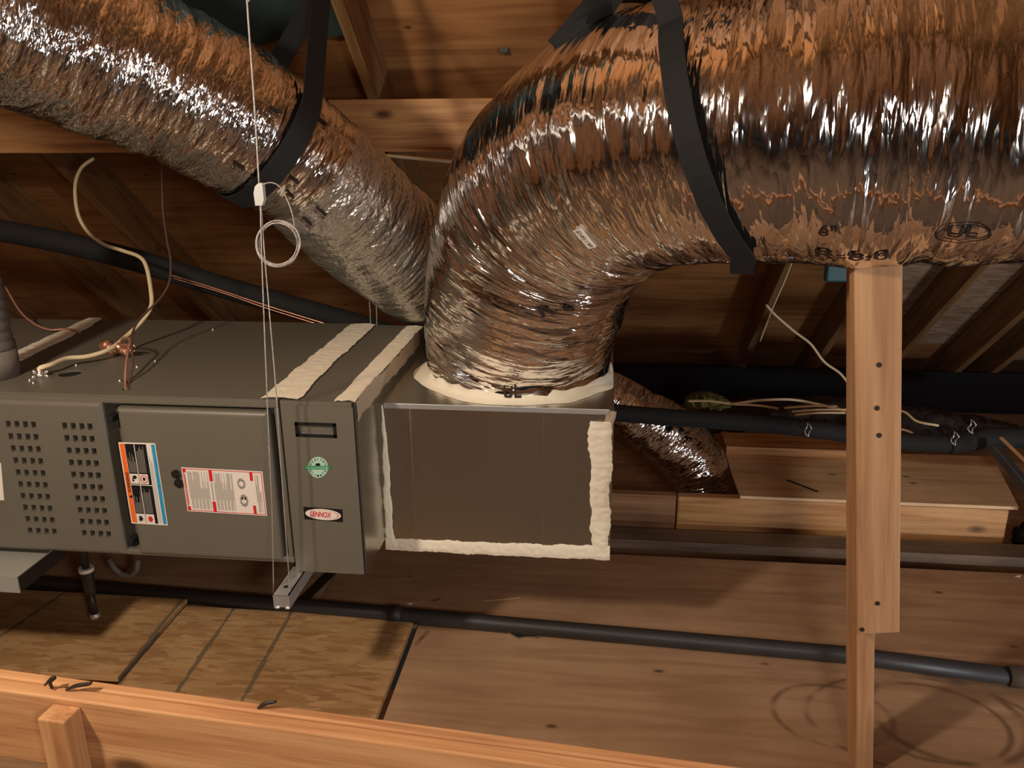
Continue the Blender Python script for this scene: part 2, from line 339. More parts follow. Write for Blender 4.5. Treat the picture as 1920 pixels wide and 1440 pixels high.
def timber(name, a, b, wd, ht, mat, parent=None, up=(0, 0, 1), bev=0.003, ragged=0.0):
    """sawn board from a to b (centre line), grain along its own X; wd across, ht along 'up'"""
    a, b = Vector(a), Vector(b); L = (b-a).length; x = (b-a).normalized()
    z = Vector(up); z = (z-x*z.dot(x)).normalized(); y = z.cross(x)
    mb = MB(); mb.bevbox((-L/2, -wd/2, -ht/2), (L/2, wd/2, ht/2), bev)
    me = bpy.data.meshes.new(name); me.from_pydata(mb.v, [], mb.f); me.materials.append(M[mat]); me.update()
    o = bpy.data.objects.new(name, me); COL.objects.link(o)
    mw = Matrix((x, y, z)).transposed().to_4x4(); mw.translation = (a+b)/2
    if parent is not None:
        o.parent = parent; mw = Matrix.Translation(-Vector(parent['_o'])) @ mw
    o.matrix_local = mw
    return o
# vectorised value noise -------------------------------------------------
_H = rng.random((512, 512))
def vnoise(x, y, seed=0):
    x = np.asarray(x)+seed*17.3; y = np.asarray(y)+seed*9.7
    xi = np.floor(x).astype(int); yi = np.floor(y).astype(int); fx = x-xi; fy = y-yi
    fx = fx*fx*(3-2*fx); fy = fy*fy*(3-2*fy)
    g = lambda a, b: _H[a % 512, b % 512]
    return ((g(xi, yi)*(1-fx)+g(xi+1, yi)*fx)*(1-fy)+(g(xi, yi+1)*(1-fx)+g(xi+1, yi+1)*fx)*fy)*2-1
def ridge(x, y, seed=0): return 1-2*np.abs(vnoise(x, y, seed))

# ------------------------------------------------------------------ text meshes
_T = {}
def text2d(s, bold=False, shear=0.0):
    """triangulated lettering, height 1 unit cap, starts at x=0"""
    key = (s, bold, shear)
    if key in _T: return _T[key]
    cu = bpy.data.curves.new('lettering', 'FONT'); cu.body = s; cu.shear = shear; cu.resolution_u = 3
    if bold: cu.offset = 0.022
    ob = bpy.data.objects.new('lettering', cu); COL.objects.link(ob)
    me = bpy.data.meshes.new_from_object(ob)
    v = np.array([tuple(p.co)[:2] for p in me.vertices]); fc = [list(p.vertices) for p in me.polygons]
    bpy.data.objects.remove(ob); bpy.data.curves.remove(cu); bpy.data.meshes.remove(me)
    v[:, 0] -= v[:, 0].min(); v = v/0.69
    _T[key] = (v, fc); return _T[key]

# ================================================================== THE SETTING
PITCH = R_(38); KS = math.tan(PITCH)
Yp, Zp = 2.92, CZ+0.072                     # top of the purlin, where the rafters rest
RH = 0.184
def rz(Y): return Zp - KS*(Y-Yp)            # underside of the rafters
def sz(Y): return rz(Y) + RH/math.cos(PITCH)  # underside of the sheathing
YR = -0.9                                   # ridge
ceil = bpy.data.objects.new('ceiling', None); COL.objects.link(ceil); ceil['kind'] = 'structure'; ceil['_o'] = (0, 0, 0)
tag(ceil, 'sloping attic roof of sheathing sheets on rafters')
nrm = Vector((0, math.sin(PITCH), math.cos(PITCH))); dn = Vector((0, math.cos(PITCH), -math.sin(PITCH)))
def roof_sheet(name, xa, xb, Ya, Yb, mat):
    a = Vector(((xa+xb)/2, Ya, sz(Ya))); b = Vector(((xa+xb)/2, Yb, sz(Yb))); c = (a+b)/2 + nrm*0.008
    L = (b-a).length; mb = MB().box((-(xb-xa)/2+0.0015, -L/2+0.0015, -0.008), ((xb-xa)/2-0.0015, L/2-0.0015, 0.008))
    me = bpy.data.meshes.new(name); me.from_pydata(mb.v, [], mb.f); me.materials.append(M[mat]); me.update()
    o = bpy.data.objects.new(name, me); COL.objects.link(o); o.parent = ceil
    x = Vector((1, 0, 0)); mw = Matrix((x, dn, x.cross(dn))).transposed().to_4x4(); mw.translation = c; o.matrix_local = mw
    return o
# the horizontal joint with the panel clip: seen at pixel (945, 92)
d = ray(945, 92); tq = (sz(0)-CZ)/(d.z+KS*d.y); jointP = d*tq + Vector((0, 0, CZ)); YJ = jointP.y
rows = [YJ-2*0.96, YJ-0.96, YJ, YJ+0.96, YJ+1.92, YJ+2.9]
for ri in range(5):
    off = 1.45-3*2.44 if ri == 3 else -5.0 + (0.9 if ri % 2 else 0.0)
    x = off
    while x < 4.6:
        xb = min(x+2.44, 4.6); x = max(x, -5.0)
        roof_sheet('sheathing_panel', x, xb, rows[ri], rows[ri+1], 'osb_roof' if (x > 1.0 and ri >= 3) else 'roof_ply'); x = xb
roof_sheet('sheathing_panel', -5, 4.6, YR, rows[0], 'roof_ply')
RX = [-4.6, -3.6, -2.72, -2.2, -0.80, 0.02, 0.83, 1.24, 1.66, 2.04, 2.24, 2.85, 3.6, 4.3]
for x in RX:
    a = Vector((x, YR, rz(YR))) + nrm*RH/2; b = Vector((x, 5.6, rz(5.6))) + nrm*RH/2
    timber('rafter', a, b, 0.038, RH-0.001, 'rafter', ceil, up=nrm)
mb = MB().box(tuple(jointP + Vector((-0.016, -0.006, -0.012))), tuple(jointP + Vector((0.016, 0.008, 0.006))), 0, 0.002)
mb.box(tuple(jointP + Vector((-0.012, -0.009, -0.016))), tuple(jointP + Vector((0.012, -0.004, -0.009))), 0, 0.002)
mb.build('panel_clip', 'rust', ceil)
# slope behind the lens, gable ends
zr = sz(YR)
mb = MB().add([(-5, YR, zr), (4.6, YR, zr), (4.6, YR-5.2, zr-5.2*KS), (-5, YR-5.2, zr-5.2*KS), (-5, YR, zr+.02), (4.6, YR, zr+.02), (4.6, YR-5.2, zr-5.2*KS+.02), (-5, YR-5.2, zr-5.2*KS+.02)],
    [(0, 1, 2, 3), (7, 6, 5, 4), (0, 4, 5, 1), (2, 6, 7, 3)])
mb.build('rear_slope_sheathing', 'roof_ply', ceil)
nr_ = Vector((0, -math.sin(PITCH), math.cos(PITCH)))
for x in np.arange(-4.6, 4.5, 0.61):
    timber('rafter', Vector((x, YR, zr))-nr_*RH/2, Vector((x, YR-5.0, zr-5.0*KS))-nr_*RH/2, 0.038, RH-0.001, 'rafter', ceil, up=nr_)
for nm, x in (('wall_left', -5.0), ('wall_right', 4.6)):
    t = 0.02 if x > 0 else -0.02
    pr = [(YR-6, -0.3), (6.2, -0.3), (6.2, sz(6.2)), (YR, zr+0.02), (YR-6, zr-6*KS)]
    mb = MB(); n = len(pr)
    mb.add([(x, y, z) for y, z in pr]+[(x+t, y, z) for y, z in pr], [tuple(range(n)), tuple(range(2*n-1, n-1, -1))]+[(i, (i+1) % n, n+(i+1) % n, n+i) for i in range(n)])
    tag(mb.build(nm, 'roof_ply'), kind='structure')

mb = MB().box((-4.98, 4.80, -0.30), (4.58, 4.815, rz(4.80)-0.004)); tag(mb.build('eave_shade_sheet', 'eave_shade'), 'black sheet standing in for the shade in the eave under the rafters', kind='structure')  # sheet coloured black for the deep shade at the far eave
# ---- floor deck: sheets are children of the floor
floor = bpy.data.objects.new('floor', None); COL.objects.link(floor); floor['kind'] = 'structure'; floor['_o'] = (0, 0, 0)
tag(floor, 'attic deck of plywood and strand board sheets')
YB = (PZ(1150, 1032, 0).y+PZ(1900, 1082, 0).y)/2          # far edge of the near deck
seamN = PZ(718, 1343, 0.0); seamF = PZ(777, 1160, 0.0)
xs = (seamN.x+seamF.x)/2+0.012
def sheet(name, a, b, mat, parent=floor, bev=0.0015):
    c = [(p+q)/2 for p, q in zip(a, b)]
    mb = MB().bevbox([p-q for p, q in zip(a, c)], [p-q for p, q in zip(b, c)], bev)
    me = bpy.data.meshes.new(name); me.from_pydata(mb.v, [], mb.f); me.materials.append(M[mat]); me.update()
    o = bpy.data.objects.new(name, me); COL.objects.link(o); o.parent = parent; o.location = c; return o
YPIPE = PZ(1100, 1185, 0).y
sheet('plywood_sheet', (xs, 1.40, -0.019), (4.5, YPIPE-0.012, 0.0), 'floor_ply_ring')
sheet('plywood_sheet', (-0.9, YPIPE-0.008, -0.019), (1.54, YB, 0.0), 'floor_ply')
sheet('plywood_sheet', (1.543, YPIPE-0.008, -0.019), (4.5, YB-0.01, 0.0), 'floor_ply')
sheet('plywood_sheet', (-4.9, YPIPE-0.008, -0.019), (-0.903, YB, 0.0), 'floor_ply')
sheet('plywood_sheet', (-4.9, 1.41, -0.040), (4.5, 1.9, -0.0205), 'floor_ply')
sheet('added_dark_floor', (-4.9, -6.5, -0.29), (4.5, 1.95, -0.26), 'dark_floor')  # sunken floor under the lens, added dark to darken the foil reflections
xo = PZ(233, 1268, 0.018).x
sheet('strand_board_sheet', (xo+0.001, 1.40, -0.002), (xs-0.014, seamF.y-0.026, 0.018), 'osb')
sheet('strand_board_sheet', (-4.9, PZ(100, 1262, 0.034).y, 0.0185), (xo+0.0, seamF.y-0.012, 0.034), 'osb')
sheet('under_deck_board', (-4.9, YB+0.002, -0.16), (4.5, 6.0, -0.145), 'floor_ply')

# ---- far raised platform: joist in two lengths, plywood lid, flat grey plank in front
J = 1
def edge(px, py, z): return PZ(px, py, z)
zj = 0.155
jl, jm, jr = edge(1100, 913, zj), edge(1268, 921, zj), edge(1903, 964, zj)
Yj = (jl.y+jr.y)/2
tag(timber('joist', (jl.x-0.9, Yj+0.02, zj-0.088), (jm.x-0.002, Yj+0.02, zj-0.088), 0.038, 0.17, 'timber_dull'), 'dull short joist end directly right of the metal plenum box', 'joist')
tag(timber('joist', (jm.x+0.002, Yj+0.015, zj-0.088), (jr.x, Yj+0.015, zj-0.088), 0.045, 0.172, 'timber', bev=0.008), 'long pale joist edging the far plywood platform', 'joist')
lid_far = PZ(1860, 853, zj+0.012)
pr = [PZ(1365, 916, zj+0.012), PZ(1922, 962, zj+0.012), PZ(1862, 856, zj+0.012), PZ(1360, 838, zj+0.012)]
pr[0].y = pr[1].y = Yj-0.008; pr[0].x = jm.x+0.23; pr[3].x = pr[0].x; pr[3].y = pr[2].y
mb = MB(); mb.add([tuple(p) for p in pr]+[(p.x, p.y, p.z-0.012) for p in pr], [(0, 1, 2, 3), (7, 6, 5, 4), (0, 4, 5, 1), (1, 5, 6, 2), (2, 6, 7, 3), (3, 7, 4, 0)])
c = sum(pr, Vector())/4
tag(mb.build('plywood_lid', 'pale_ply', origin=c), 'pale plywood sheet lying on the far joists beside the post', 'plywood')
z2 = 0.20
a, b = PZ(1355, 843, z2), PZ(1600, 862, z2)
tag(timber('plank', (a.x+0.02, a.y+0.12, z2-0.019), (b.x+0.12, a.y+0.12, z2-0.019), 0.17, 0.038, 'timber'), 'plank lying behind the plywood platform below the black sleeved pipe', 'plank')
zg = 0.045
g0, g1 = PZ(1150, 1003, zg), PZ(1920, 1052, zg)
yg = (g0.y+g1.y)/2
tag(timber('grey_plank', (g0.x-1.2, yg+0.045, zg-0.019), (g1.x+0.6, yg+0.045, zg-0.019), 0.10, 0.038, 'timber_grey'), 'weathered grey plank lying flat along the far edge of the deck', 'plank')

# ---- purlin
pz0 = Zp
tag(timber('purlin', (-4.95, Yp+0.019, pz0-0.087), (4.5, Yp+0.019, pz0-0.087), 0.038, 0.174, 'timber', bev=0.004), 'long horizontal pine purlin running under the rafters behind both ducts', 'beam')
# ---- near beam along the bottom of the view + post under it
zb = CZ-0.88
bl, br = PZ(0, 1253, zb), PZ(1280, 1423, zb); n1, n2 = PZ(0, 1291, zb), PZ(640, 1379, zb)
dirb = (br-bl).normalized(); perp = Vector((dirb.y, -dirb.x, 0))
wb = abs((n1-bl).dot(perp))*0.55+abs((n2-bl).dot(perp))*0.45
ctr = bl+perp*wb/2
w1 = wb*0.42
for k, (o0, ww, lab) in enumerate(((0, w1, 'far ply of the doubled pine beam across the foreground'), (w1+0.0015, wb-w1, 'near ply of the doubled pine beam across the foreground'))):
    cc = bl+perp*(o0+ww/2)
    dz = 0 if k == 0 else -0.002
    tag(timber('foreground_beam', cc-dirb*2.2-Vector((0, 0, 0.07-dz)), cc+dirb*2.2-Vector((0, 0, 0.07-dz)), ww, 0.14, 'timber_front', bev=0.003), lab, 'beam')
fy = bl+perp*(wb+0.002)
p0 = PY(103, 1332, 1.03)
tb = (p0-fy).dot(dirb)
q = fy+dirb*(tb+0.027)+perp*0.019
tag(timber('beam_prop', (q.x, q.y, zb-0.012), (q.x, q.y, -0.26), 0.038, 0.050, 'timber_front', up=dirb), 'short upright two-by-four fixed to the near face of the foreground beam', 'post')
q2 = bl+dirb*1.9+perp*wb/2
# splinters on the beam
for i, (pts, lab) in enumerate((([(84, 1285), (96, 1273), (102, 1271), (94, 1280), (99, 1292)], 'twisted dark staple standing on the foreground beam at left'), ([(124, 1295), (142, 1286), (166, 1282), (172, 1279)], 'bent dark splinter lying on the foreground beam'), ([(484, 1329), (498, 1319), (518, 1315)], 'broken wood splinter sticking up from the middle of the beam'))):
    Ys = PZ(pts[0][0], max(y for _, y in pts), zb).y
    pp = [PY(x, y, Ys) for x, y in pts]
    for p in pp: p.z = max(p.z, zb+0.001)
    o = MB().tube(spline(pp, 5), [0.0015+0.0022*math.sin(math.pi*min(1, (k+1)/(len(pp)*5-3))) for k in range((len(pp)-1)*5+1)], 5).build('splinter', 'rust', origin=pp[0])
    tag(o, lab, 'splinter')

# ---- the upright at right: edge-on stud with a flat board nailed on its face
Yq = 1.655
pT, pB = PY(1612, 499, Yq), PY(1607, 1440, Yq)
t = (pB-pT).normalized(); foot = pB + t*((-0.0 - pB.z)/t.z); top = pT
sd = Vector((0, -1, 0)).cross(t).normalized(); sd = sd if sd.x > 0 else -sd
tag(timber('stud', foot+sd*0.026+Vector((0, 0.0445+0.0315, 0)), top+sd*0.026+Vector((0, 0.0445+0.0315, 0)), 0.040, 0.089, 'timber_post', up=(0, 1, 0)), 'narrow upright stud standing edge-on behind a nailed board', 'post')
bT, bB = PY(1605, 400, Yq-0.01), PY(1608, 1190, Yq-0.01); bR = PY(1688, 1190, Yq-0.01)
wbd = (bR-bB).length
tag(timber('nailed_board', PY(1645, 499, Yq)+Vector((0, 0.0115, 0)), (bB+bR)/2+Vector((0, 0.0215, 0)), wbd, 0.037, 'timber_post', up=(0, -1, 0)), 'flat pine board with knots nailed to the stud at right', 'board')

brd = bpy.data.objects['nailed_board']
bA, bB_ = PY(1645, 486, Yq), (bB+bR)/2
for px, py in ((1648, 684), (1644, 765), (1648, 816), (1645, 1131), (1616, 1180)):
    tq = (py-486)/(1190-486); p = PY(px, py, Yq-0.0065+0.01*(1-tq)*0); p.y = (bA.y+0.0115)*(1-tq)+(bB_.y+0.0215)*tq-0.0185
    mb = MB(); mb.cyl((p.x, p.y+0.0004, p.z), (p.x, p.y-0.0012, p.z), 0.0055, 9); o = mb.build('nail_head', 'rust'); o.parent = brd; o.matrix_parent_inverse = brd.matrix_basis.inverted(); del o['_o']
# ================================================================== FURNACE
ZT, ZBm = CZ-0.634, CZ-1.072
XL, XR = -1.66, -0.768
YF, YK = 1.80, 2.575
fur = thing('furnace', ((XL+XR)/2, (YF+YK)/2, ZBm), 'long taupe-grey horizontal furnace cabinet hung above the deck', 'furnace')
MB().box((XL, YF+0.045, ZBm+0.006), (XR, YK, ZT-0.004), 0).build('cabinet_body', 'cabinet', fur)
# top panel with two holes (flue knock-out, cable hole)
def holed_panel(x0, x1, y0, y1, z, holes, th=0.004):
    bm = bmesh.new(); n = 24
    bmv = [bm.verts.new(p) for p in ((x0, y0, z), (x1, y0, z), (x1, y1, z), (x0, y1, z))]
    ed = [bm.edges.new((bmv[i], bmv[(i+1) % 4])) for i in range(4)]
    for (cx, cy, rx, ry) in holes:
        hv = [bm.verts.new((cx+rx*math.cos(2*math.pi*k/n), cy+ry*math.sin(2*math.pi*k/n), z)) for k in range(n)]
        ed += [bm.edges.new((hv[k], hv[(k+1) % n])) for k in range(n)]
    bmesh.ops.triangle_fill(bm, use_beauty=True, use_dissolve=False, edges=ed)
    kill = [f for f in bm.faces if any((f.calc_center_median().x-cx)**2/rx**2+(f.calc_center_median().y-cy)**2/ry**2 < 0.98 for cx, cy, rx, ry in holes)]
    bmesh.ops.delete(bm, geom=kill, context='FACES_ONLY')
    for f in bm.faces:
        if f.normal.z < 0: f.normal_flip()
    r = bmesh.ops.extrude_face_region(bm, geom=list(bm.faces))
    for v in [g for g in r['geom'] if isinstance(g, bmesh.types.BMVert)]: v.co.z += th
    bmesh.ops.recalc_face_normals(bm, faces=bm.faces); bm.verts.index_update()
    mb = MB().add([v.co for v in bm.verts], [[v.index for v in f.verts] for f in bm.faces]); bm.free(); return mb
h1 = PZ(132, 701, ZT); h2 = PZ(238, 729, ZT)
holed_panel(XL, XR, YF-0.0015, YK, ZT-0.003, [(h1.x, h1.y, 0.028, 0.030), (h2.x, h2.y, 0.012, 0.012)]).build('top_panel', 'cabinet', fur)
for hh, rr in ((h1, 0.034), (h2, 0.016)):
    MB().cyl((hh.x, hh.y, ZT-0.0046), (hh.x, hh.y, ZT-0.0036), rr, 20).build('hole_shade_disc', 'cabinet_dark', fur)
MB().bevbox((XL, YF, ZT-0.022), (XR, YF+0.05, ZT-0.0008), 0.004).build('top_rail', 'cabinet', fur)
MB().bevbox((XL, YF-0.004, ZBm), (XR+0.004, YF+0.05, ZBm+0.016), 0.004).build('bottom_rail', 'cabinet', fur)
YD = YF-0.012                                       # face of the doors
def door_mesh(x0, x1, z0, z1, holes, depth=0.056, r=0.012):
    """pan door with rolled edges; rectangular slots are cut through"""
    mb = MB()
    xsn = sorted({x0+r, x1-r, *[h[0] for h in holes], *[h[1] for h in holes]}); zsn = sorted({z0+r, z1-r, *[h[2] for h in holes], *[h[3] for h in holes]})
    def inh(x, z): return any(h[0] < x < h[1] and h[2] < z < h[3] for h in holes)
    for i in range(len(xsn)-1):
        for j in range(len(zsn)-1):
            a, b, c, dd = xsn[i], xsn[i+1], zsn[j], zsn[j+1]
            if not inh((a+b)/2, (c+dd)/2): mb.quad([(a, YD, c), (b, YD, c), (b, YD, dd), (a, YD, dd)])
    for a, b, c, dd in holes:
        e = YD+0.014
        for p, q in (((a, c), (b, c)), ((b, c), (b, dd)), ((b, dd), (a, dd)), ((a, dd), (a, c))):
            mb.quad([(p[0], YD, p[1]), (p[0], e, p[1]), (q[0], e, q[1]), (q[0], YD, q[1])])
    # rolled edge + sides
    loops = []
    for k in range(5):
        an = math.pi/2*k/4; i = r*(1-math.sin(an)); yy = YD + r*(1-math.cos(an))
        loops.append([(x0+i, yy, z0+i), (x1-i, yy, z0+i), (x1-i, yy, z1-i), (x0+i, yy, z1-i)])
    loops.append([(x0, YD+depth, z0), (x1, YD+depth, z0), (x1, YD+depth, z1), (x0, YD+depth, z1)])
    V = [p for l in loops for p in l]
    Fc = [(l*4+k, l*4+4+k, l*4+4+(k+1) % 4, l*4+(k+1) % 4) for l in range(len(loops)-1) for k in range(4)]
    mb.add(V, Fc); return mb
dzt, dzb = PY(300, 768, YD).z, PY(380, 1049, YD).z
lx1 = (PY(196, 800, YD).x+PY(232, 1020, YD).x)/2
holes = []
tl, tr_ = PY(11, 787, YD), PY(24, 787, YD)
cols = [PY(x, 797, YD).x for x in (16, 32, 48, 63, 121, 137, 153, 168)]
zt0, zb0 = PY(40, 796, YD).z, PY(80, 996, YD).z
for i in range(10):
    z = zt0+(zb0-zt0)*i/9
    for cx in cols: holes.append((cx-0.0062, cx+0.0062, z-0.0088, z+0.0088))
dL = door_mesh(-1.645, lx1, dzb, dzt+0.012, holes).build('louvred_door', 'cabinet', fur); tag(dL, 'door punched with two blocks of vent slots')
MB().quad([(-1.64, YD+0.02, dzb+0.02), (lx1-0.005, YD+0.02, dzb+0.02), (lx1-0.005, YD+0.02, dzt-0.01), (-1.64, YD+0.02, dzt-0.01)]).build('slot_backing', 'cabinet_dark', dL)
mx0 = (PY(219, 800, YD).x+PY(262, 1030, YD).x)/2; mx1 = (PY(500, 800, YD).x+PY(530, 1030, YD).x)/2
dM = door_mesh(mx0, mx1, dzb+0.004, dzt, []).build('access_door', 'cabinet', fur)
# gaps and latch stubs beside the doors
MB().box((lx1, YF+0.04, dzb), (mx0, YF+0.046, dzt), 0).build('centre_mullion', 'cabinet', fur)
MB().box((mx1+0.001, YF+0.030, dzb-0.002), (XR-0.012, YF+0.046, dzt+0.006), 0).build('recess_panel', 'cabinet_dark', fur)
MB().box((XR-0.012, YF+0.002, dzb), (XR, YF+0.046, dzt+0.01), 0, 0.002).build('corner_stile', 'cabinet', fur)
for px, py in ((186, 755), (209, 785), (247, 1015), (512, 770)):
    p = PY(px, py, YF+0.01); MB().bevbox((p.x-0.008, YF+0.002, p.z-0.008), (p.x+0.008, YF+0.042, p.z+0.008), 0.003).build('door_clip', 'cabinet_dark', fur)
# sight glass on the middle door
for i, py in enumerate((888, 905)):
    p = PY(331+i*5, py, YD); mb = MB()
    mb.cyl((p.x, YD+0.001, p.z), (p.x, YD-0.006, p.z), 0.011, 18); mb.cyl((p.x, YD-0.006, p.z), (p.x, YD-0.009, p.z), 0.008, 18)
    mb.build('sight_glass', plain('sight_glass_dark', srgb(40, 36, 33), 0.15), dM)
# labels: bilinear cards on the door
def card(corners, Y):
    q = [PY(x, y, Y) for x, y in corners]                 # tl, tr, br, bl
    def at(u, v, off=0.0):
        p = (q[0]*(1-u)+q[1]*u)*(1-v)+(q[3]*(1-u)+q[2]*u)*v; return Vector((p.x, Y-off, p.z))
    return at
def rect(mb, at, u0_, v0_, u1_, v1_, mi, off): mb.add([at(u0_, v1_, off), at(u1_, v1_, off), at(u1_, v0_, off), at(u0_, v0_, off)], [(0, 1, 2, 3)], mi)
def letters(mb, at, s, u, v, du, dv, mi, off, vertical=False, bold=True, shear=0.0):
    """fit the string into the box starting at (u, v); vertical text reads upwards"""
    vv, fc = text2d(s, bold, shear); W_ = vv[:, 0].max()
    if vertical: pts = [at(u+du*p[1], v-dv*p[0]/W_, off) for p in vv]   # here u is the left side, v the bottom; glyph up = -u
    else: pts = [at(u+du*p[0]/W_, v-dv*p[1], off) for p in vv]
    if vertical: pts = [at(u+du*(1-p[1]), v-dv*p[0]/W_, off) for p in vv]
    mb.add(pts, fc, mi)
LM = ['white_paper', 'label_black', 'label_orange', 'label_blue', 'label_red', 'label_grey']
def base_card(mb, at, th=0.0008):
    P0 = [at(0, 1, th), at(1, 1, th), at(1, 0, th), at(0, 0, th)]; P1 = [at(0, 1, -.0002), at(1, 1, -.0002), at(1, 0, -.0002), at(0, 0, -.0002)]
    mb.add(P0+P1, [(0, 1, 2, 3), (0, 4, 5, 1), (1, 5, 6, 2), (2, 6, 7, 3), (3, 7, 4, 0)], 0)
at = card([(222, 829), (291, 831), (315, 985), (247, 981)], YD); mb = MB(); base_card(mb, at); o1, o2, o3 = 0.0011, 0.0014, 0.0017
rect(mb, at, 0.03, 0.015, 0.155, 0.985, 2, o1)
letters(mb, at, 'WARNING', 0.055, 0.61, 0.085, 0.25, 1, o2, True)
mb.add([at(0.06, 0.66, o2), at(0.145, 0.685, o2), at(0.145, 0.635, o2)], [(0, 1, 2)], 1)
rect(mb, at, 0.165, 0.015, 0.745, 0.985, 1, o1)
rect(mb, at, 0.41, 0.015, 0.43, 0.985, 0, o2); rect(mb, at, 0.165, 0.505, 0.745, 0.515, 0, o2)
for va in (0.375, 0.87):
    for ua in (0.175, 0.44): rect(mb, at, ua, va, ua+0.225, va+0.12, 0, o2)
for ua in (0.175, 0.44):
    for vb in (0.36, 0.86):
        for k in range(7):
            ln = random.uniform(0.12, 0.31) if ua < .3 else random.uniform(0.25, 0.32)
            rect(mb, at, ua+0.02+k*0.030, vb-ln, ua+0.032+k*0.030, vb, 5, o2)
rect(mb, at, 0.755, 0.015, 0.87, 0.985, 0, o1)
for k in range(3): rect(mb, at, 0.775+k*0.03, 0.15+0.04*k, 0.785+k*0.03, 0.97, 5, o2)
rect(mb, at, 0.885, 0.015, 0.98, 0.985, 3, o1); rect(mb, at, 0.885, 0.51, 0.98, 0.515, 1, o2)
def blob(mb, at, u, v, ru, rv, mi, off, n=14, jag=0.0, seed=0, ring=0):
    rr = random.Random(seed); P = []
    for k in range(n):
        q = 1-jag*(k % 2)*rr.uniform(0.6, 1.2); a_ = 2*math.pi*k/n; P.append((u+ru*q*math.cos(a_), v+rv*q*math.sin(a_)))
    if ring:
        Pi = [(u+(a-u)*ring, v+(b-v)*ring) for a, b in P]
        mb.add([at(*p, off) for p in P]+[at(*p, off) for p in Pi], [(k, (k+1) % n, n+(k+1) % n, n+k) for k in range(n)], mi)
    else: mb.add([at(u, v, off)]+[at(*p, off) for p in P], [(0, k+1, (k+1) % n+1) for k in range(n)], mi)
blob(mb, at, 0.30, 0.415, 0.07, 0.022, 1, o3, 12, 0.2, 1); rect(mb, at, 0.22, 0.43, 0.33, 0.438, 1, o3); blob(mb, at, 0.25, 0.455, 0.03, 0.018, 1, o3, 8)
blob(mb, at, 0.552, 0.435, 0.095, 0.05, 4, o3, 20, ring=0.8); blob(mb, at, 0.552, 0.435, 0.05, 0.028, 1, o3, 10, 0.4, 2)
blob(mb, at, 0.29, 0.93, 0.09, 0.05, 1, o3, 14, 0.6, 3); blob(mb, at, 0.552, 0.93, 0.085, 0.045, 4, o3, 14, 0.45, 4)
tag(mb.build('warning_label', LM, dM), 'tall orange, black and blue warning label')
at = card([(340, 876), (492, 884), (501, 967), (352, 958)], YD); mb = MB(); base_card(mb, at)
for a in ((0.012, 0.02, 0.02, 0.98), (0.98, 0.02, 0.988, 0.98), (0.012, 0.02, 0.988, 0.035), (0.012, 0.965, 0.988, 0.98)): rect(mb, at, *a, 4, o1)
for a in ((0.012, 0.02, 0.05, 0.11), (0.012, 0.88, 0.05, 0.975), (0.335, 0.03, 0.375, 0.28), (0.335, 0.74, 0.375, 0.975), (0.84, 0.03, 0.875, 0.22), (0.84, 0.78, 0.875, 0.975)): rect(mb, at, *a, 4, o2)
for ua, ub, n in ((0.065, 0.32, 22), (0.385, 0.625, 22), (0.90, 0.965, 6)):
    for k in range(n):
        u = ua+(ub-ua)*k/n; va = random.choice((0.08, 0.1, 0.3, 0.45)) if k % 3 else 0.08
        rect(mb, at, u, va, u+(ub-ua)/n*0.5, 0.93 if k % 4 else 0.7, 5, o1)
rect(mb, at, 0.026, 0.14, 0.036, 0.85, 4, o2); rect(mb, at, 0.348, 0.31, 0.360, 0.71, 5, o2)
for (u, v, ru, rv, sd_) in ((0.725, 0.30, 0.052, 0.13, 5), (0.735, 0.68, 0.055, 0.15, 6)):
    blob(mb, at, u, v, ru, rv, 5, o1, 18, 0.12, sd_); blob(mb, at, u, v, ru*0.55, rv*0.45, 0, o2, 12)
for k in (-1, 1): rect(mb, at, 0.735+k*0.016-0.009, 0.60, 0.735+k*0.016+0.009, 0.66, 1, o3)
tag(mb.build('instruction_label', LM, dM), 'wide white instruction label with red bars')
mb = MB(); at = card([(-40, 868), (2, 868), (8, 938), (-36, 936)], YD); base_card(mb, at); rect(mb, at, 0.1, 0.1, 0.9, 0.2, 5, o1); rect(mb, at, 0.1, 0.3, 0.9, 0.34, 5, o1)
tag(mb.build('rating_plate', LM, dL), 'white rating plate cut by the picture edge')
# screws on the top panel
for px, py in ((143, 686), (225, 715), (257, 689), (291, 678), (399, 619), (62, 708), (56, 714), (89, 706), (63, 719)):
    p = PZ(px, py, ZT+0.001); mb = MB()
    mb.cyl((p.x, p.y, ZT), (p.x, p.y, ZT+0.004), 0.0055, 6); mb.tube([(p.x, p.y, ZT+0.004), (p.x, p.y, ZT+0.006), (p.x, p.y, ZT+0.0075)], [0.0042, 0.0034, 0.0012], 10); mb.build('screw', 'screw', fur)
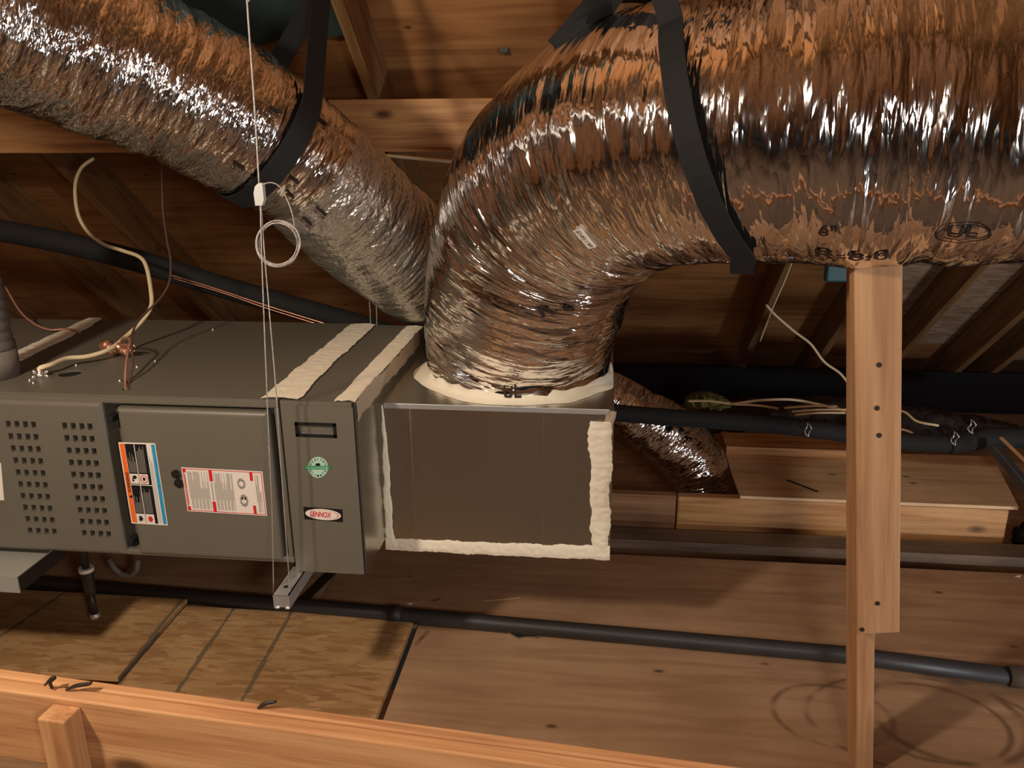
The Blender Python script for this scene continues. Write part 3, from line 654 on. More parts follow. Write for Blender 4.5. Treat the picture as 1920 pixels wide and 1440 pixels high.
# mastic seams -----------------------------------------------------------
def smear(name, mat, parent, path, widths, nrm_, th=0.003, rag=0.12, seed=0, seg=90, cross=8, taper=0.0):
    """hand-brushed band of mastic: ragged edges, lumpy surface"""
    path = [Vector(p) for p in path]; L = [0]
    for a, b in zip(path, path[1:]): L.append(L[-1]+(b-a).length)
    nv = Vector(nrm_).normalized(); V = []; Fc = []
    for i in range(seg+1):
        t = i/seg*L[-1]; k = max(j for j in range(len(path)-1) if L[j] <= t+1e-9); q = (t-L[k])/(L[k+1]-L[k])
        p = path[k]*(1-q)+path[k+1]*q; wd = widths[k]*(1-q)+widths[k+1]*q; tg = (path[k+1]-path[k]).normalized(); sdv = nv.cross(tg)
        e0 = -wd/2*(1+rag*float(vnoise(t*27, 0.5, seed)+0.5*vnoise(t*140, 3.5, seed))); e1 = wd/2*(1+rag*float(vnoise(t*27, 7.5, seed)+0.5*vnoise(t*140, 9.5, seed)))
        for c_ in range(cross+1):
            u = c_/cross; h = th*(0.25+0.75*min(1, 4*min(u, 1-u)))*(0.75+0.4*float(vnoise(t*120, u*5, seed+3))) if 0 < c_ < cross else 0.0002
            V.append(p+sdv*(e0+(e1-e0)*u)+nv*h)
    n = cross+1
    Fc = [(i*n+c_, i*n+c_+1, i*n+n+c_+1, i*n+n+c_) for i in range(seg) for c_ in range(cross)]
    return MB().add(V, Fc, 0, True).build(name, mat, parent)
up = (0, 0, 1)
smear('mastic_band', 'mastic', fur, [PZ(33, 672, ZT)+Vector((0, -.12, 0)), PZ(95, 640, ZT), PZ(150, 612, ZT), PZ(178, 597, ZT)], [0.085, 0.08, 0.07, 0.05], up, seed=1, th=0.005)
# ---- neighbouring cabinet sections
coil = thing('filter_cabinet', (-0.674, 2.18, CZ-1.096), 'narrow taupe cabinet section with recessed handle at the furnace end', 'cabinet')
X0, X1 = -0.765, -0.580; Z0, Z1 = CZ-1.096, CZ-0.636
MB().box((X0+0.001, YF+0.003, Z0), (X1, YK, Z1), 0).build('cabinet_body', 'cabinet', coil)
# front panel with a recessed grip
hx0, hx1 = PY(555, 800, YF).x, PY(631, 805, YF).x; hz1, hz0 = PY(592, 792, YF).z, PY(592, 818, YF).z
mb = MB(); yf = YF-0.004
xsn = [X0+0.004, hx0, hx1, X1-0.003]; zsn = [Z0+0.002, hz0, hz1, Z1-0.010]
for i in range(3):
    for j in range(3):
        if (i, j) != (1, 1): mb.quad([(xsn[i], yf, zsn[j]), (xsn[i+1], yf, zsn[j]), (xsn[i+1], yf, zsn[j+1]), (xsn[i], yf, zsn[j+1])])
V = [(xsn[0], yf, zsn[0]), (xsn[3], yf, zsn[0]), (xsn[3], yf, zsn[3]), (xsn[0], yf, zsn[3])]; mb.add(V+[(x, YF+0.002, z) for x, y, z in V], [(0, 4, 5, 1), (1, 5, 6, 2), (2, 6, 7, 3), (3, 7, 4, 0)])
pan = mb.build('front_panel', 'cabinet', coil)
mb = MB(); f_ = 0.0065; dp = 0.022
fr = [(hx0-0.001, hz0-0.001, hx1+0.001, hz0+f_), (hx0-.001, hz1-f_, hx1+.001, hz1+.001), (hx0-.001, hz0, hx0+f_, hz1), (hx1-f_, hz0, hx1+.001, hz1)]
for a in fr: mb.box((a[0], yf-0.0012, a[1]), (a[2], yf+0.002, a[3]), 0)
mb.add([(hx0, yf, hz0), (hx1, yf, hz0), (hx1-0.012, yf+dp, hz1-0.012), (hx0+0.012, yf+dp, hz1-0.012)], [(0, 1, 2, 3)], 1)
mb.add([(hx0, yf, hz1), (hx1, yf, hz1), (hx1-0.012, yf+dp, hz1-0.012), (hx0+0.012, yf+dp, hz1-0.012)], [(3, 2, 1, 0)], 0)
mb.add([(hx0, yf, hz0), (hx0, yf, hz1), (hx0+0.012, yf+dp, hz1-0.012)], [(0, 1, 2)], 0); mb.add([(hx1, yf, hz0), (hx1, yf, hz1), (hx1-0.012, yf+dp, hz1-0.012)], [(2, 1, 0)], 0)
tag(mb.build('recessed_handle', ['label_black', plain('handle_grey', srgb(84, 84, 86), 0.5)], pan), 'black framed recessed pull handle')
MB().box((X1-0.006, YF-0.002, Z0), (X1-0.001, YF+0.003, Z1), 0).build('gasket_line', 'cabinet_dark', coil)
# round green badge
mb = MB(); at = card([(573, 857), (620, 857), (620, 895), (573, 895)], yf); cgx, cgy = 0.5, 0.5
blob(mb, at, 0.5, 0.5, 0.40, 0.52, 0, 0.0008, 36); rect(mb, at, -0.02, 0.42, 1.0, 0.60, 1, 0.0012)
letters(mb, at, 'SOLUTIONS', 0.06, 0.56, 0.86, 0.09, 0, 0.0015)
blob(mb, at, 0.5, 0.36, 0.12, 0.09, 2, 0.0012, 10, 0.3, 3)
def arc_text(s, rad_u, rad_v, a0, a1, flip=False, h=0.12):
    for k, ch in enumerate(s):
        an = a0+(a1-a0)*k/(len(s)-1); vv, fc = text2d(ch, True); wch = vv[:, 0].max()
        pts = []
        for p in vv:
            dx = (p[0]-wch/2)*h*0.62; dy = (p[1]-0.5)*h
            rr = (1+(dy if not flip else -dy)/rad_v); aa = an + (-dx if not flip else dx)/rad_u
            pts.append(at(0.5+rad_u*math.cos(aa)*rr, 0.5-rad_v*math.sin(aa)*rr, 0.0013))
        mb.add(pts, fc, 2)
arc_text('HEALTHY', 0.31, 0.41, R_(158), R_(22)); arc_text('CLIMATE', 0.31, 0.41, R_(205), R_(335), True)
tag(mb.build('round_badge', ['label_mint', 'label_green', 'label_black'], pan), 'round mint and green badge sticker')
mb = MB(); at = card([(569, 950), (642, 955), (643, 979), (571, 973)], yf)
base_card(mb, at, 0.001); LMx = ['label_black', 'white_paper', 'label_red']
blob(mb, at, 0.5, 0.5, 0.46, 0.44, 1, 0.0014, 32)
letters(mb, at, 'LENNOX', 0.16, 0.70, 0.56, 0.40, 2, 0.0019, False, True, 0.25)
n = 22
P = []; 
for k in range(n+1):
    a_ = R_(120)-R_(210)*k/n; P.append((0.52+0.36*math.cos(a_), 0.5-0.34*math.sin(a_), 0.012+0.05*math.sin(math.pi*k/n)))
for k in range(n):
    a, b = P[k], P[k+1]; mb.add([at(0.52+(a[0]-.52)*(1+a[2]), 0.5+(a[1]-.5)*(1+a[2]), .0017), at(a[0], a[1], .0017), at(b[0], b[1], .0017), at(0.52+(b[0]-.52)*(1+b[2]), 0.5+(b[1]-.5)*(1+b[2]), .0017)], [(0, 1, 2, 3)], 2)
tag(mb.build('maker_plate', LMx, pan), 'black plate with a white oval and red italic lettering')
smear('mastic_band', 'mastic', coil, [Vector((-0.766, YF+0.004, ZT+0.0015)), Vector((-0.774, 2.1, ZT+0.0015)), Vector((-0.776, YK-0.01, ZT+0.0015))], [0.092, 0.085, 0.085], up, seed=4, th=0.004)
smear('mastic_band', 'mastic', coil, [Vector((-0.606, YF+0.006, Z1)), Vector((-0.607, 2.1, Z1)), Vector((-0.606, YK-0.01, Z1))], [0.052, 0.052, 0.054], up, seed=7, th=0.004)
smear('thin_mastic', 'mastic_thin', coil, [Vector((X1+0.002, YF+0.01, Z1-0.022)), Vector((X1+0.002, 2.5, Z1-0.022))], [0.05, 0.045], (1, 0, 0), seed=9, th=0.0015, rag=0.3)
MB().box((X1+0.0003, YF+0.006, Z0+0.002), (X1+0.0018, YK, Z1-0.002), 0).build('side_sheet', 'galv', coil)
ret = thing('return_plenum', (-2.0, 2.2, ZBm), 'grey return box joined to the left end of the furnace', 'duct box')
MB().bevbox((-2.45, YF+0.03, ZBm+0.01), (XL-0.002, YK, ZT-0.003), 0.003).build('box_shell', 'cabinet', ret)
# ================================================================== SUPPLY PLENUM
PX0, PX1, PY0, PY1 = -0.579, 0.036, 1.985, 2.62; PZ0, PZ1 = CZ-1.128, CZ-0.700
ple = thing('supply_plenum', ((PX0+PX1)/2, 2.3, PZ0), 'square galvanised plenum box edged with white mastic', 'plenum')
MB().box((PX0, PY0, PZ0), (PX1, PY1, PZ1), 0).build('sheet_metal_box', 'galv', ple)
MB().bevbox((PX0+0.02, PY0-0.003, PZ1-0.012), (PX1-0.012, PY0, PZ1+0.002), 0.001).build('top_hem', 'galv_bright', ple)
for px in (775, 1018):
    x = PY(px, 900, PY0).x; MB().bevbox((x-0.0012, PY0-0.0012, PZ0+0.02), (x+0.0012, PY0+0.001, PZ1-0.01), 0.0006).build('crease', 'galv', ple)
fwd_n = (0, -1, 0)
smear('mastic_bead', 'mastic', ple, [Vector((PX0+0.014, PY0, PZ1-0.004)), Vector((PX0+0.016, PY0, PZ1-0.1)), Vector((PX0+0.014, PY0, PZ0+0.01))], [0.004, 0.013, 0.024], fwd_n, seed=11, th=0.004, rag=0.3)
smear('mastic_bead', 'mastic', ple, [Vector((PX0+0.002, PY0, PZ0+0.018)), Vector((-0.3, PY0, PZ0+0.019)), Vector((PX1, PY0, PZ0+0.022))], [0.036, 0.036, 0.042], fwd_n, seed=13, th=0.004, rag=0.2, seg=160)
smear('mastic_bead', 'mastic', ple, [Vector((PX1-0.026, PY0, PZ0+0.01)), Vector((PX1-0.030, PY0, PZ0+0.2)), Vector((PX1-0.034, PY0, PZ1-0.03))], [0.046, 0.052, 0.058], fwd_n, seed=15, th=0.006, rag=0.16)
smear('thin_mastic', 'mastic_thin', ple, [Vector((PX1-0.012, PY0, PZ1-0.045)), Vector((PX1-0.008, PY0, PZ1-0.002))], [0.02, 0.03], fwd_n, seed=17, th=0.002, rag=0.4, seg=30)

# ================================================================== FLEXIBLE DUCTS
class Duct:
    def __init__(s, ctrl, ns, nt, wr, n0=(0, -1, 0), seed=0):
        pts = spline([c[0] for c in ctrl], 24); rr = spline([(c[1], 0, 0) for c in ctrl], 24); rr = [q.x for q in rr]
        L = [0]
        for a, b in zip(pts, pts[1:]): L.append(L[-1]+(b-a).length)
        s.L = L[-1]; S = np.linspace(0, s.L, ns)
        P = np.array([tuple(p) for p in pts]); C = np.stack([np.interp(S, L, P[:, k]) for k in range(3)], 1); Rr = np.interp(S, L, rr)
        T = np.gradient(C, axis=0); T /= np.linalg.norm(T, axis=1)[:, None]
        n = np.array(n0, float); Nn = np.zeros_like(C)
        for i in range(ns):
            n = n-T[i]*n.dot(T[i]); n /= np.linalg.norm(n); Nn[i] = n
        s.S, s.C, s.R, s.T, s.N, s.B, s.nt = S, C, Rr, T, Nn, np.cross(T, Nn), nt
        th = np.linspace(-np.pi, np.pi, nt, endpoint=False); s.th = th
        SS, TH = np.meshgrid(S, th, indexing='ij')
        s.D = wr(SS, TH, Rr[:, None]*np.ones_like(TH))
        s.seed = seed
    def at(s, S, th, off=0.0, smooth=False):
        S = min(max(S, 0), s.L); i = S/s.L*(len(s.S)-1); i0 = int(min(i, len(s.S)-2)); q = i-i0
        lp = lambda A: A[i0]*(1-q)+A[i0+1]*q
        j = ((th+math.pi) % (2*math.pi))/(2*math.pi)*s.nt; j0 = int(j) % s.nt; j1 = (j0+1) % s.nt; w_ = j-int(j)
        Dd = 0 if smooth else (s.D[i0, j0]*(1-w_)+s.D[i0, j1]*w_)*(1-q)+(s.D[i0+1, j0]*(1-w_)+s.D[i0+1, j1]*w_)*q
        c = lp(s.C)+(lp(s.N)*math.cos(th)+lp(s.B)*math.sin(th))*(lp(s.R)+Dd+off); return Vector(c)
    def tangent(s, S): return Vector(s.T[int(min(max(S, 0), s.L)/s.L*(len(s.S)-1))])
    def mesh(s, name, mats, parent, split=None):
        ns, nt = len(s.S), s.nt
        r = s.R[:, None]+s.D
        V = s.C[:, None, :]+(s.N[:, None, :]*np.cos(s.th)[None, :, None]+s.B[:, None, :]*np.sin(s.th)[None, :, None])*r[:, :, None]
        # seam column duplicated so the UV does not wrap
        V = np.concatenate([V, V[:, :1]], 1); n1_ = nt+1
        Rm = float(np.mean(s.R)); thv = np.append(s.th, np.pi)
        UV = np.stack(np.broadcast_arrays(s.S[:, None], thv[None, :]*Rm+0.01), 2).reshape(-1, 2)+0.001
        def build(i0, i1, nm, mt):
            mb = MB(); VV = V[i0:i1+1].reshape(-1, 3); UU = UV.reshape(ns, n1_, 2)[i0:i1+1].reshape(-1, 2)
            Fc = [(i*n1_+k, i*n1_+k+1, (i+1)*n1_+k+1, (i+1)*n1_+k) for i in range(i1-i0) for k in range(nt)]
            mb.v = [tuple(p) for p in VV]; mb.f = [f[::-1] for f in Fc]; mb.mi = [0]*len(Fc); mb.sm = [True]*len(Fc); mb.uv = [tuple(u) for u in UU]
            return mb.build(nm, mt, parent)
        if split is None: return [build(0, ns-1, name, mats)]
        out = []; e = [0]+[int(q/s.L*(ns-1)) for q in split]+[ns-1]
        for k in range(len(e)-1): out.append(build(e[k], e[k+1], name[k], mats[k]))
        return out
    def print_text(s, txt, S0, th0, h, mat_i, mb, bold=True, rot=0.0, off=0.0018, aspect=1.0):
        """ink lettering wrapped on the jacket: baseline along the axis"""
        vv, fc = text2d(txt, bold)
        P = []
        for p in vv:
            x, y = p[0]*h*aspect, p[1]*h; xx = x*math.cos(rot)-y*math.sin(rot); yy = x*math.sin(rot)+y*math.cos(rot)
            P.append(s.at(S0+xx, th0-yy/float(np.mean(s.R)), off))
        mb.add(P, fc, mat_i)
    def locate(s, px, py):
        """(S, theta) of the jacket point nearest the ray through a pixel, on the side facing the lens"""
        best = None; d = ray(px, py).normalized(); o = Vector((0, 0, CZ))
        for i in range(0, len(s.S), 3):
            for k in range(0, s.nt, 2):
                th = s.th[k]; nn = s.N[i]*math.cos(th)+s.B[i]*math.sin(th); c = Vector(s.C[i]+nn*s.R[i])
                if Vector(nn).dot(d) > -0.05: continue
                v = c-o; dist = (v-d*v.dot(d)).length
                if best is None or dist < best[0]: best = (dist, s.S[i], th)
        return best[1], best[2]
def wr_big(S, T, R):
    a = T*R
    tw = S+0.10*a                                     # folds lean a little off the ring direction
    d = 0.0085*ridge(tw*8, a*1.8, 1)+0.0055*ridge(tw*19+1.6*vnoise(S*6, a*3, 9), a*2.4, 2)+0.0026*ridge(S*40-a*3+1.5*vnoise(S*9, a*5, 8), a*3.5, 3)
    d += 0.0009*ridge(S*72+a*12, a*9, 4)+0.012*vnoise(S*3.5, a*3, 5)
    d *= 0.55+0.45*vnoise(S*4, a*3.3, 6)
    return d
P_ = lambda x, y, dist: PD(x, y, dist)
big_ctrl = [(Vector((-0.238, 2.295, PZ1+0.004)), 0.262), (Vector((-0.238, 2.295, PZ1+0.10)), 0.266), (P_(985, 540, 2.25), 0.272), (P_(1035, 400, 2.09), 0.278), (P_(1130, 305, 1.90), 0.275),
    (P_(1260, 258, 1.74), 0.268), (P_(1450, 238, 1.62), 0.264), (P_(1650, 228, 1.56), 0.268), (P_(1900, 214, 1.51), 0.272), (P_(2250, 190, 1.50), 0.272), (P_(2700, 150, 1.62), 0.272)]
big = Duct(big_ctrl, 880, 260, wr_big)
bigT = thing('flexible_duct', (-0.238, 2.295, PZ1), 'fat shiny foil flexible duct rising from the plenum and bending right', 'duct')
big.mesh('foil_jacket', 'foil', bigT)
# prints on the jacket
def printed(txt, px, py, h, rot=0.0, asp=1.0):
    mb = MB(); s_, th_ = big.locate(px, py); big.print_text(txt, s_, th_, h, 0, mb, True, rot, 0.003, asp); o = mb.build('jacket_print', 'ink', bigT); o['kind'] = 'stuff'
printed('R-6.0', 1525, 475, 0.030, 0.0, 1.3); printed("6\"", 1535, 440, 0.022)
s_, th_ = big.locate(1798, 437); mb = MB(); big.print_text('UL', s_-0.020, th_+0.03, 0.024, 0, mb, True, 0, 0.003)
ring = []
for k in range(41):
    a_ = 2*math.pi*k/40
    for rr in (1.0, 0.9): ring.append(big.at(s_+0.036*rr*math.cos(a_), th_+0.024*rr*math.sin(a_)/0.27, 0.003))
mb.add(ring, [(2*k, 2*k+1, 2*k+3, 2*k+2) for k in range(40)], 0)
o = mb.build('certification_mark', 'ink', bigT); o['kind'] = 'stuff'
printed('R-6', 1012, 592, 0.040, -1.0, 1.1); printed('UL', 945, 745, 0.028, -1.57)
s_, th_ = big.locate(1096, 440); mb = MB()
V = []; 
for u in (-0.012, 0.012):
    for v in (-0.027, 0.027): V.append(big.at(s_+u, th_+v/0.27, 0.006))
mb.add([V[0], V[2], V[3], V[1]], [(0, 1, 2, 3)], 0)
vv, fc = text2d('7W 1 (10-12)', True); W_ = vv[:, 0].max()
mb.add([big.at(s_-0.005+0.010*p[1], th_+(0.024-0.048*p[0]/W_)/0.27, 0.0068) for p in vv], fc, 1)
tag(mb.build('paper_tag', ['white_paper', 'ink'], bigT), 'small white paper tag with printed text')
# collar mastic on the plenum top
mb = MB(); V = []; n = 96
for k in range(n):
    a_ = 2*math.pi*k/n; cx, cy = -0.238, 2.295; wv = 1+0.05*float(vnoise(k*0.35, 1, 3)); 
    for rad, z in ((0.255, 0.026+0.012*float(vnoise(k*.5, 3, 2))), (0.268, 0.022+0.012*float(vnoise(k*.5, 3, 2))), (0.271, 0.012), (0.275*wv, 0.006), (0.283*wv, 0.003), (0.294*wv, 0.0006)): V.append((cx+rad*math.cos(a_), max(PY0-0.0+0.002, cy+rad*math.sin(a_)), PZ1+z))
m_ = 6
mb.add(V, [(k*m_+j, ((k+1) % n)*m_+j, ((k+1) % n)*m_+j+1, k*m_+j+1) for k in range(n) for j in range(m_-1)], 0, True)
for v_i, v in enumerate(mb.v): mb.v[v_i] = (min(v[0], PX1-0.001), v[1], v[2])
mb.build('collar_mastic', 'mastic', ple)

# left duct
def wr_left(S, T, R):
    a = T*R
    d = 0.006*ridge(S*11+a*2, a*4, 21)+0.0048*ridge(S*24-a*4, a*5, 22)+0.0018*ridge(S*50+a*16, a*12, 23)+0.006*vnoise(S*5, a*5, 24)
    return d*(0.6+0.4*vnoise(S*4, a*4, 25))
_e0, _e1 = P_(-420, -160, 1.45), P_(-150, -45, 1.66)
left_ctrl = [(_e0+(_e0-_e1)*4.2+Vector((0, 0.25, 0.1)), 0.185), (_e0+(_e0-_e1)*2.0+Vector((0, 0.06, 0.03)), 0.185), (_e0, 0.185), (P_(-150, -45, 1.66), 0.187), (P_(100, 60, 1.84), 0.188), (P_(310, 152, 2.00), 0.187), (P_(440, 222, 2.10), 0.180), (P_(540, 285, 2.20), 0.172), (P_(640, 372, 2.34), 0.178), (P_(735, 462, 2.57), 0.180), (P_(860, 548, 2.90), 0.180), (P_(1010, 600, 3.2), 0.180)]
left = Duct(left_ctrl, 760, 220, wr_left, seed=2)
leftT = thing('flexible_duct', tuple(P_(540, 285, 2.2)), 'slimmer foil flexible duct slung at upper left in a black strap', 'duct')
sS, sT = left.locate(560, 330)
left.mesh(['foil_jacket', 'taped_joint', 'coated_sleeve'], ['foil_small', 'foil', 'foil_dull'], leftT, [sS-0.10, sS+0.09])
mb = MB()
for px, py in ((512, 208), (600, 232), (448, 312), (482, 335), (462, 347), (545, 367), (575, 415), (600, 395), (480, 250), (548, 335), (520, 300)):
    s_, th_ = left.locate(px, py); V = [left.at(s_+u, th_+v/0.18, 0.004) for u, v in ((-0.016, -0.008), (0.014, -0.008), (0.014, 0.0), (-0.016, 0.0))]
    mb.add(V, [(0, 1, 2, 3)], 0); left.print_text('DC 181', s_-0.014, th_+0.011/0.18, 0.008, 0, mb, True, 0, 0.004, 0.9)
tag(mb.build('tape_print', 'ink', leftT), 'small dark repeated print on the joint tape', kind='stuff')
# small duct behind the plenum
def wr_small(S, T, R):
    a = T*R; return (0.005*ridge(S*16+a*3, a*4, 31)+0.0035*ridge(S*40-a*5, a*9, 32)+0.003*vnoise(S*6, a*6, 33))*(0.7+0.3*vnoise(S*6, a*5, 34))
sm_ctrl = [(PY(1030, 690, 3.2), 0.09), (PY(1120, 735, 3.2), 0.105), (PY(1195, 785, 3.19), 0.125), (PY(1262, 830, 3.18), 0.138), (PY(1305, 885, 3.17), 0.132), (PY(1312, 940, 3.17), 0.115), (PY(1312, 985, 3.17), 0.10)]
small = Duct(sm_ctrl, 160, 96, wr_small)
smT = thing('branch_duct', tuple(PY(1314, 1010, 3.17)), 'small foil duct curving down behind the plenum into the joists', 'duct')
small.mesh('foil_jacket', 'foil_small', smT)

# ---- hanging straps
def strap(duct, s0, s1, th0, th1, hang, width, name, label, n=44, off=0.016, hang2=None):
    pts = []; wd = []
    hang = Vector(hang); hang2 = Vector(hang2) if hang2 is not None else hang
    arc = []
    for k in range(n+1):
        q = k/n; arc.append((duct.at(s0+(s1-s0)*q, th0+(th1-th0)*q, off, True), duct.tangent(s0+(s1-s0)*q)))
    pts.append(Vector((-0.80+0.05, hang.y, rz(hang.y)+0.03))); wd.append(arc[0][1])
    for k in range(8): q = k/8; pts.append(hang*(1-q)+arc[0][0]*q); wd.append(arc[0][1])
    for p, t_ in arc: pts.append(p); wd.append(t_)
    for k in range(1, 9): q = k/8; pts.append(arc[-1][0]*(1-q)+hang2*q); wd.append(arc[-1][1])
    o = MB().ribbon(pts, wd, width, 0.003).build(name, 'black_web', origin=hang); return tag(o, label, 'strap')
hl = PY(604, -25, 2.36)
sA, tA = left.locate(520, 300)
def tangents(duct, S, H, off=0.016):
    k = int(S/duct.L*(len(duct.S)-1)); v = np.array(H)-duct.C[k]; a_, b_ = v.dot(duct.N[k]), v.dot(duct.B[k]); D_ = math.hypot(a_, b_); ph = math.atan2(b_, a_); q = math.acos(min(0.999, (duct.R[k]+off)/D_)); return ph+q, ph-q+2*math.pi
ta_, tb_ = tangents(left, sA, hl)
strap(left, sA+0.015, sA-0.005, ta_, tb_, hl, 0.055, 'hanging_strap', 'black webbing strap slung round the slimmer left duct')
s0, t0 = big.locate(1262, 60); s1, t1 = big.locate(1400, 468)
# oblique strap: down the front, under, up the back to the same rafter
def strap_oblique():
    arc = []; n = 60; ta = t0-2*math.pi if t0 > math.pi else t0
    S_back, _ = big.locate(1090, 62)
    for k in range(n+1):
        q = k/n; th = ta+(R_(250)-ta)*q
        f1 = (t1-ta)/(R_(250)-ta)
        sS_ = s0+(s1-s0)*(q/f1) if q <= f1 else s1+(S_back-s1)*((q-f1)/(1-f1))
        arc.append((big.at(sS_, th, 0.021, True), big.tangent(sS_)))
    hang = Vector((0.02+0.02, 2.05, 0)); hang.z = rz(2.05)+0.05
    hA = PY(1205, -160, 1.62)
    roofA = Vector((0.070, 1.72, rz(1.72)+0.03))
    pts = [roofA, hA]+[hA*(1-q/6)+arc[0][0]*(q/6) for q in range(1, 6)]+[p for p, _ in arc]; wd = [arc[0][1]]*7+[t_ for _, t_ in arc]
    o = MB().ribbon(pts, wd, 0.046, 0.003).build('hanging_strap', 'black_web', origin=hA); tag(o, 'black webbing strap crossing the fat right-hand duct', 'strap')
    bk = [roofA+Vector((0, 0.10, -0.08)), PY(1205, -110, 1.70), PY(1150, -30, 1.80), PY(1118, 18, 1.85), PY(1090, 52, 1.86), PY(1064, 82, 1.87), PY(1048, 98, 1.88)]
    bk = spline(bk, 5)
    o = MB().ribbon(bk, [Vector((0.80, 0.12, -0.58))]*len(bk), 0.066, 0.003).build('strap_tail', 'black_web', origin=bk[0]); tag(o, 'broad black strap end rising behind the bend of the fat duct', 'strap')
    return
    o = MB().ribbon(pts, wd, 0.046, 0.003).build('hanging_strap', 'black_web', origin=hA); tag(o, 'black webbing strap crossing the fat right-hand duct', 'strap')
strap_oblique()

# ================================================================== LINES, PIPES AND WIRES
def line(name, pts, r, mat, label, cat, n=8, seg=8, group=None):
    p = spline(pts, seg); o = MB().tube(p, r, n).build(name, mat, origin=p[0]); return tag(o, label, cat, group)
base = PZ(77, 706, ZT)
wc = [PY(176, 297, 2.90), PY(152, 316, 2.86), PY(141, 350, 2.80), PY(146, 400, 2.72), PY(165, 435, 2.65), PY(195, 458, 2.58), PY(230, 470, 2.52), PY(262, 482, 2.45), PY(275, 502, 2.40), PY(283, 545, 2.32), PY(283, 575, 2.28), PY(265, 603, 2.24), PY(235, 632, 2.18), PY(205, 655, 2.10), PY(165, 668, 2.05), PY(125, 672, 2.01), PY(95, 684, base.y+0.02), base+Vector((0, 0, 0.022)), base]
line('power_cable', wc, 0.0062, 'white_cable', 'cream power cable looping from the purlin to the furnace top', 'cable', 10)
mb = MB(); mb.cyl(base, base+Vector((0, 0, 0.012)), 0.017, 12); mb.cyl(base+Vector((0, 0, 0.010)), base+Vector((0, 0, 0.022)), 0.012, 6)
for s_ in (-1, 1): mb.cyl(base+Vector((s_*0.014, 0, 0.014)), base+Vector((s_*0.024, 0, 0.014)), 0.004, 6)
tag(mb.build('cable_connector', 'screw', origin=base), 'zinc cable clamp where the cream cable enters the furnace', 'connector')
hb = h2+Vector((0, 0, -0.002))
line('control_cable', [PY(303, 300, 2.55), PY(304, 350, 2.50), PY(306, 400, 2.45), PY(313, 450, 2.38), PY(320, 490, 2.32), PY(317, 530, 2.26), PY(300, 560, 2.21), PY(272, 588, 2.15), PY(253, 612, 2.09), PY(247, 640, 2.02), PY(249, 680, 1.95), PY(243, 715, 1.90), hb+Vector((0.003, 0, 0))], 0.0032, 'brown_cable', 'thin brown control cable twisting down beside the cream cable', 'cable')
line('control_cable', [hb+Vector((-0.003, 0, 0)), PY(235, 715, 1.895), PY(236, 690, 1.93), PY(240, 660, 2.0), PY(244, 638, 2.06), PY(232, 634, 2.12), PY(222, 648, PZ(222, 648, ZT+.02).y)], 0.0034, 'pink_cable', 'short pinkish control cable from the small hole to the copper stub', 'cable')
# copper stub
ca, cb = PZ(196, 651, ZT+0.022), PZ(243, 657, ZT+0.022)
mb = MB(); n = 26; pp = [ca.lerp(cb, k/n) + Vector((0, 0, 0.006*math.sin(k*0.5))) for k in range(n+1)]
mb.tube(pp, [0.016+0.0035*math.sin(k*2.2) if k < 12 else 0.012+0.003*math.sin(k*1.7) for k in range(n+1)], 12)
for k in range(5):
    q = cb+Vector((-0.012+0.007*k, -0.004*k, 0.010)); mb.tube([q+Vector((0.009*math.cos(t_), 0.003*k-0.006, 0.010*math.sin(t_))) for t_ in np.linspace(0, 5.6, 10)], 0.0025, 6)
tag(mb.build('copper_stub', 'copper', origin=ca), 'coiled copper tube stub lying on the furnace top', 'tube')
line('sensor_wire', [PZ(20, 590, ZT)+Vector((0, 0, 0.10)), PZ(40, 605, ZT)+Vector((0, 0, 0.045)), PZ(62, 616, ZT)+Vector((0, 0, 0.022)), PZ(92, 622, ZT)+Vector((0, 0, 0.007)), PZ(125, 621, ZT)+Vector((0, 0, 0.007)), PZ(150, 626, ZT)+Vector((0, 0, 0.005))], 0.0035, 'pink_cable', 'thin wire stuck under mastic at the left furnace seam', 'wire')
# flue pipe
fb = PZ(-4, 706, ZT)
flue = thing('flue_pipe', tuple(fb), 'grey taped flue pipe standing at the left picture edge', 'pipe')
MB().tube([fb, fb+Vector((0, 0, 0.075))], 0.056, 28).build('pipe_socket', 'pvc', flue)
pp = [fb+Vector((0, 0, 0.075+0.004*k)) for k in range(130)]
MB().tube(pp, [0.050+0.0022*(1 if (k % 7) < 4 else 0)+0.004*(k < 6) for k in range(130)], 28).build('taped_length', 'pvc_tape', flue)
# refrigerant sleeve behind the furnace and its companion wires
line('pipe_sleeve', [PY(-260, 385, 2.76), PY(0, 432, 2.76), PY(120, 455, 2.76), PY(250, 487, 2.76), PY(400, 533, 2.76), PY(530, 570, 2.76), PY(680, 612, 2.76), PY(820, 660, 2.76)], 0.040, 'black_foam', 'black foam-sleeved refrigerant line sloping behind the furnace', 'pipe', 14)
line('copper_wire', [PY(318, 515, 2.70), PY(400, 540, 2.69), PY(500, 573, 2.68), PY(600, 604, 2.67), PY(660, 622, 2.67)], 0.0028, 'copper', 'upper of two thin copper-coloured wires along the black sleeve', 'wire')
line('copper_wire', [PY(326, 522, 2.69), PY(420, 550, 2.68), PY(500, 578, 2.67), PY(590, 606, 2.66), PY(650, 624, 2.66)], 0.0026, 'copper', 'lower of two thin copper-coloured wires along the black sleeve', 'wire')
line('white_rod', [PY(690, 289, 2.88), PY(760, 295, 2.87), PY(900, 308, 2.84)], 0.006, 'white_cable', 'thin white rod just below the purlin between the two ducts', 'rod')
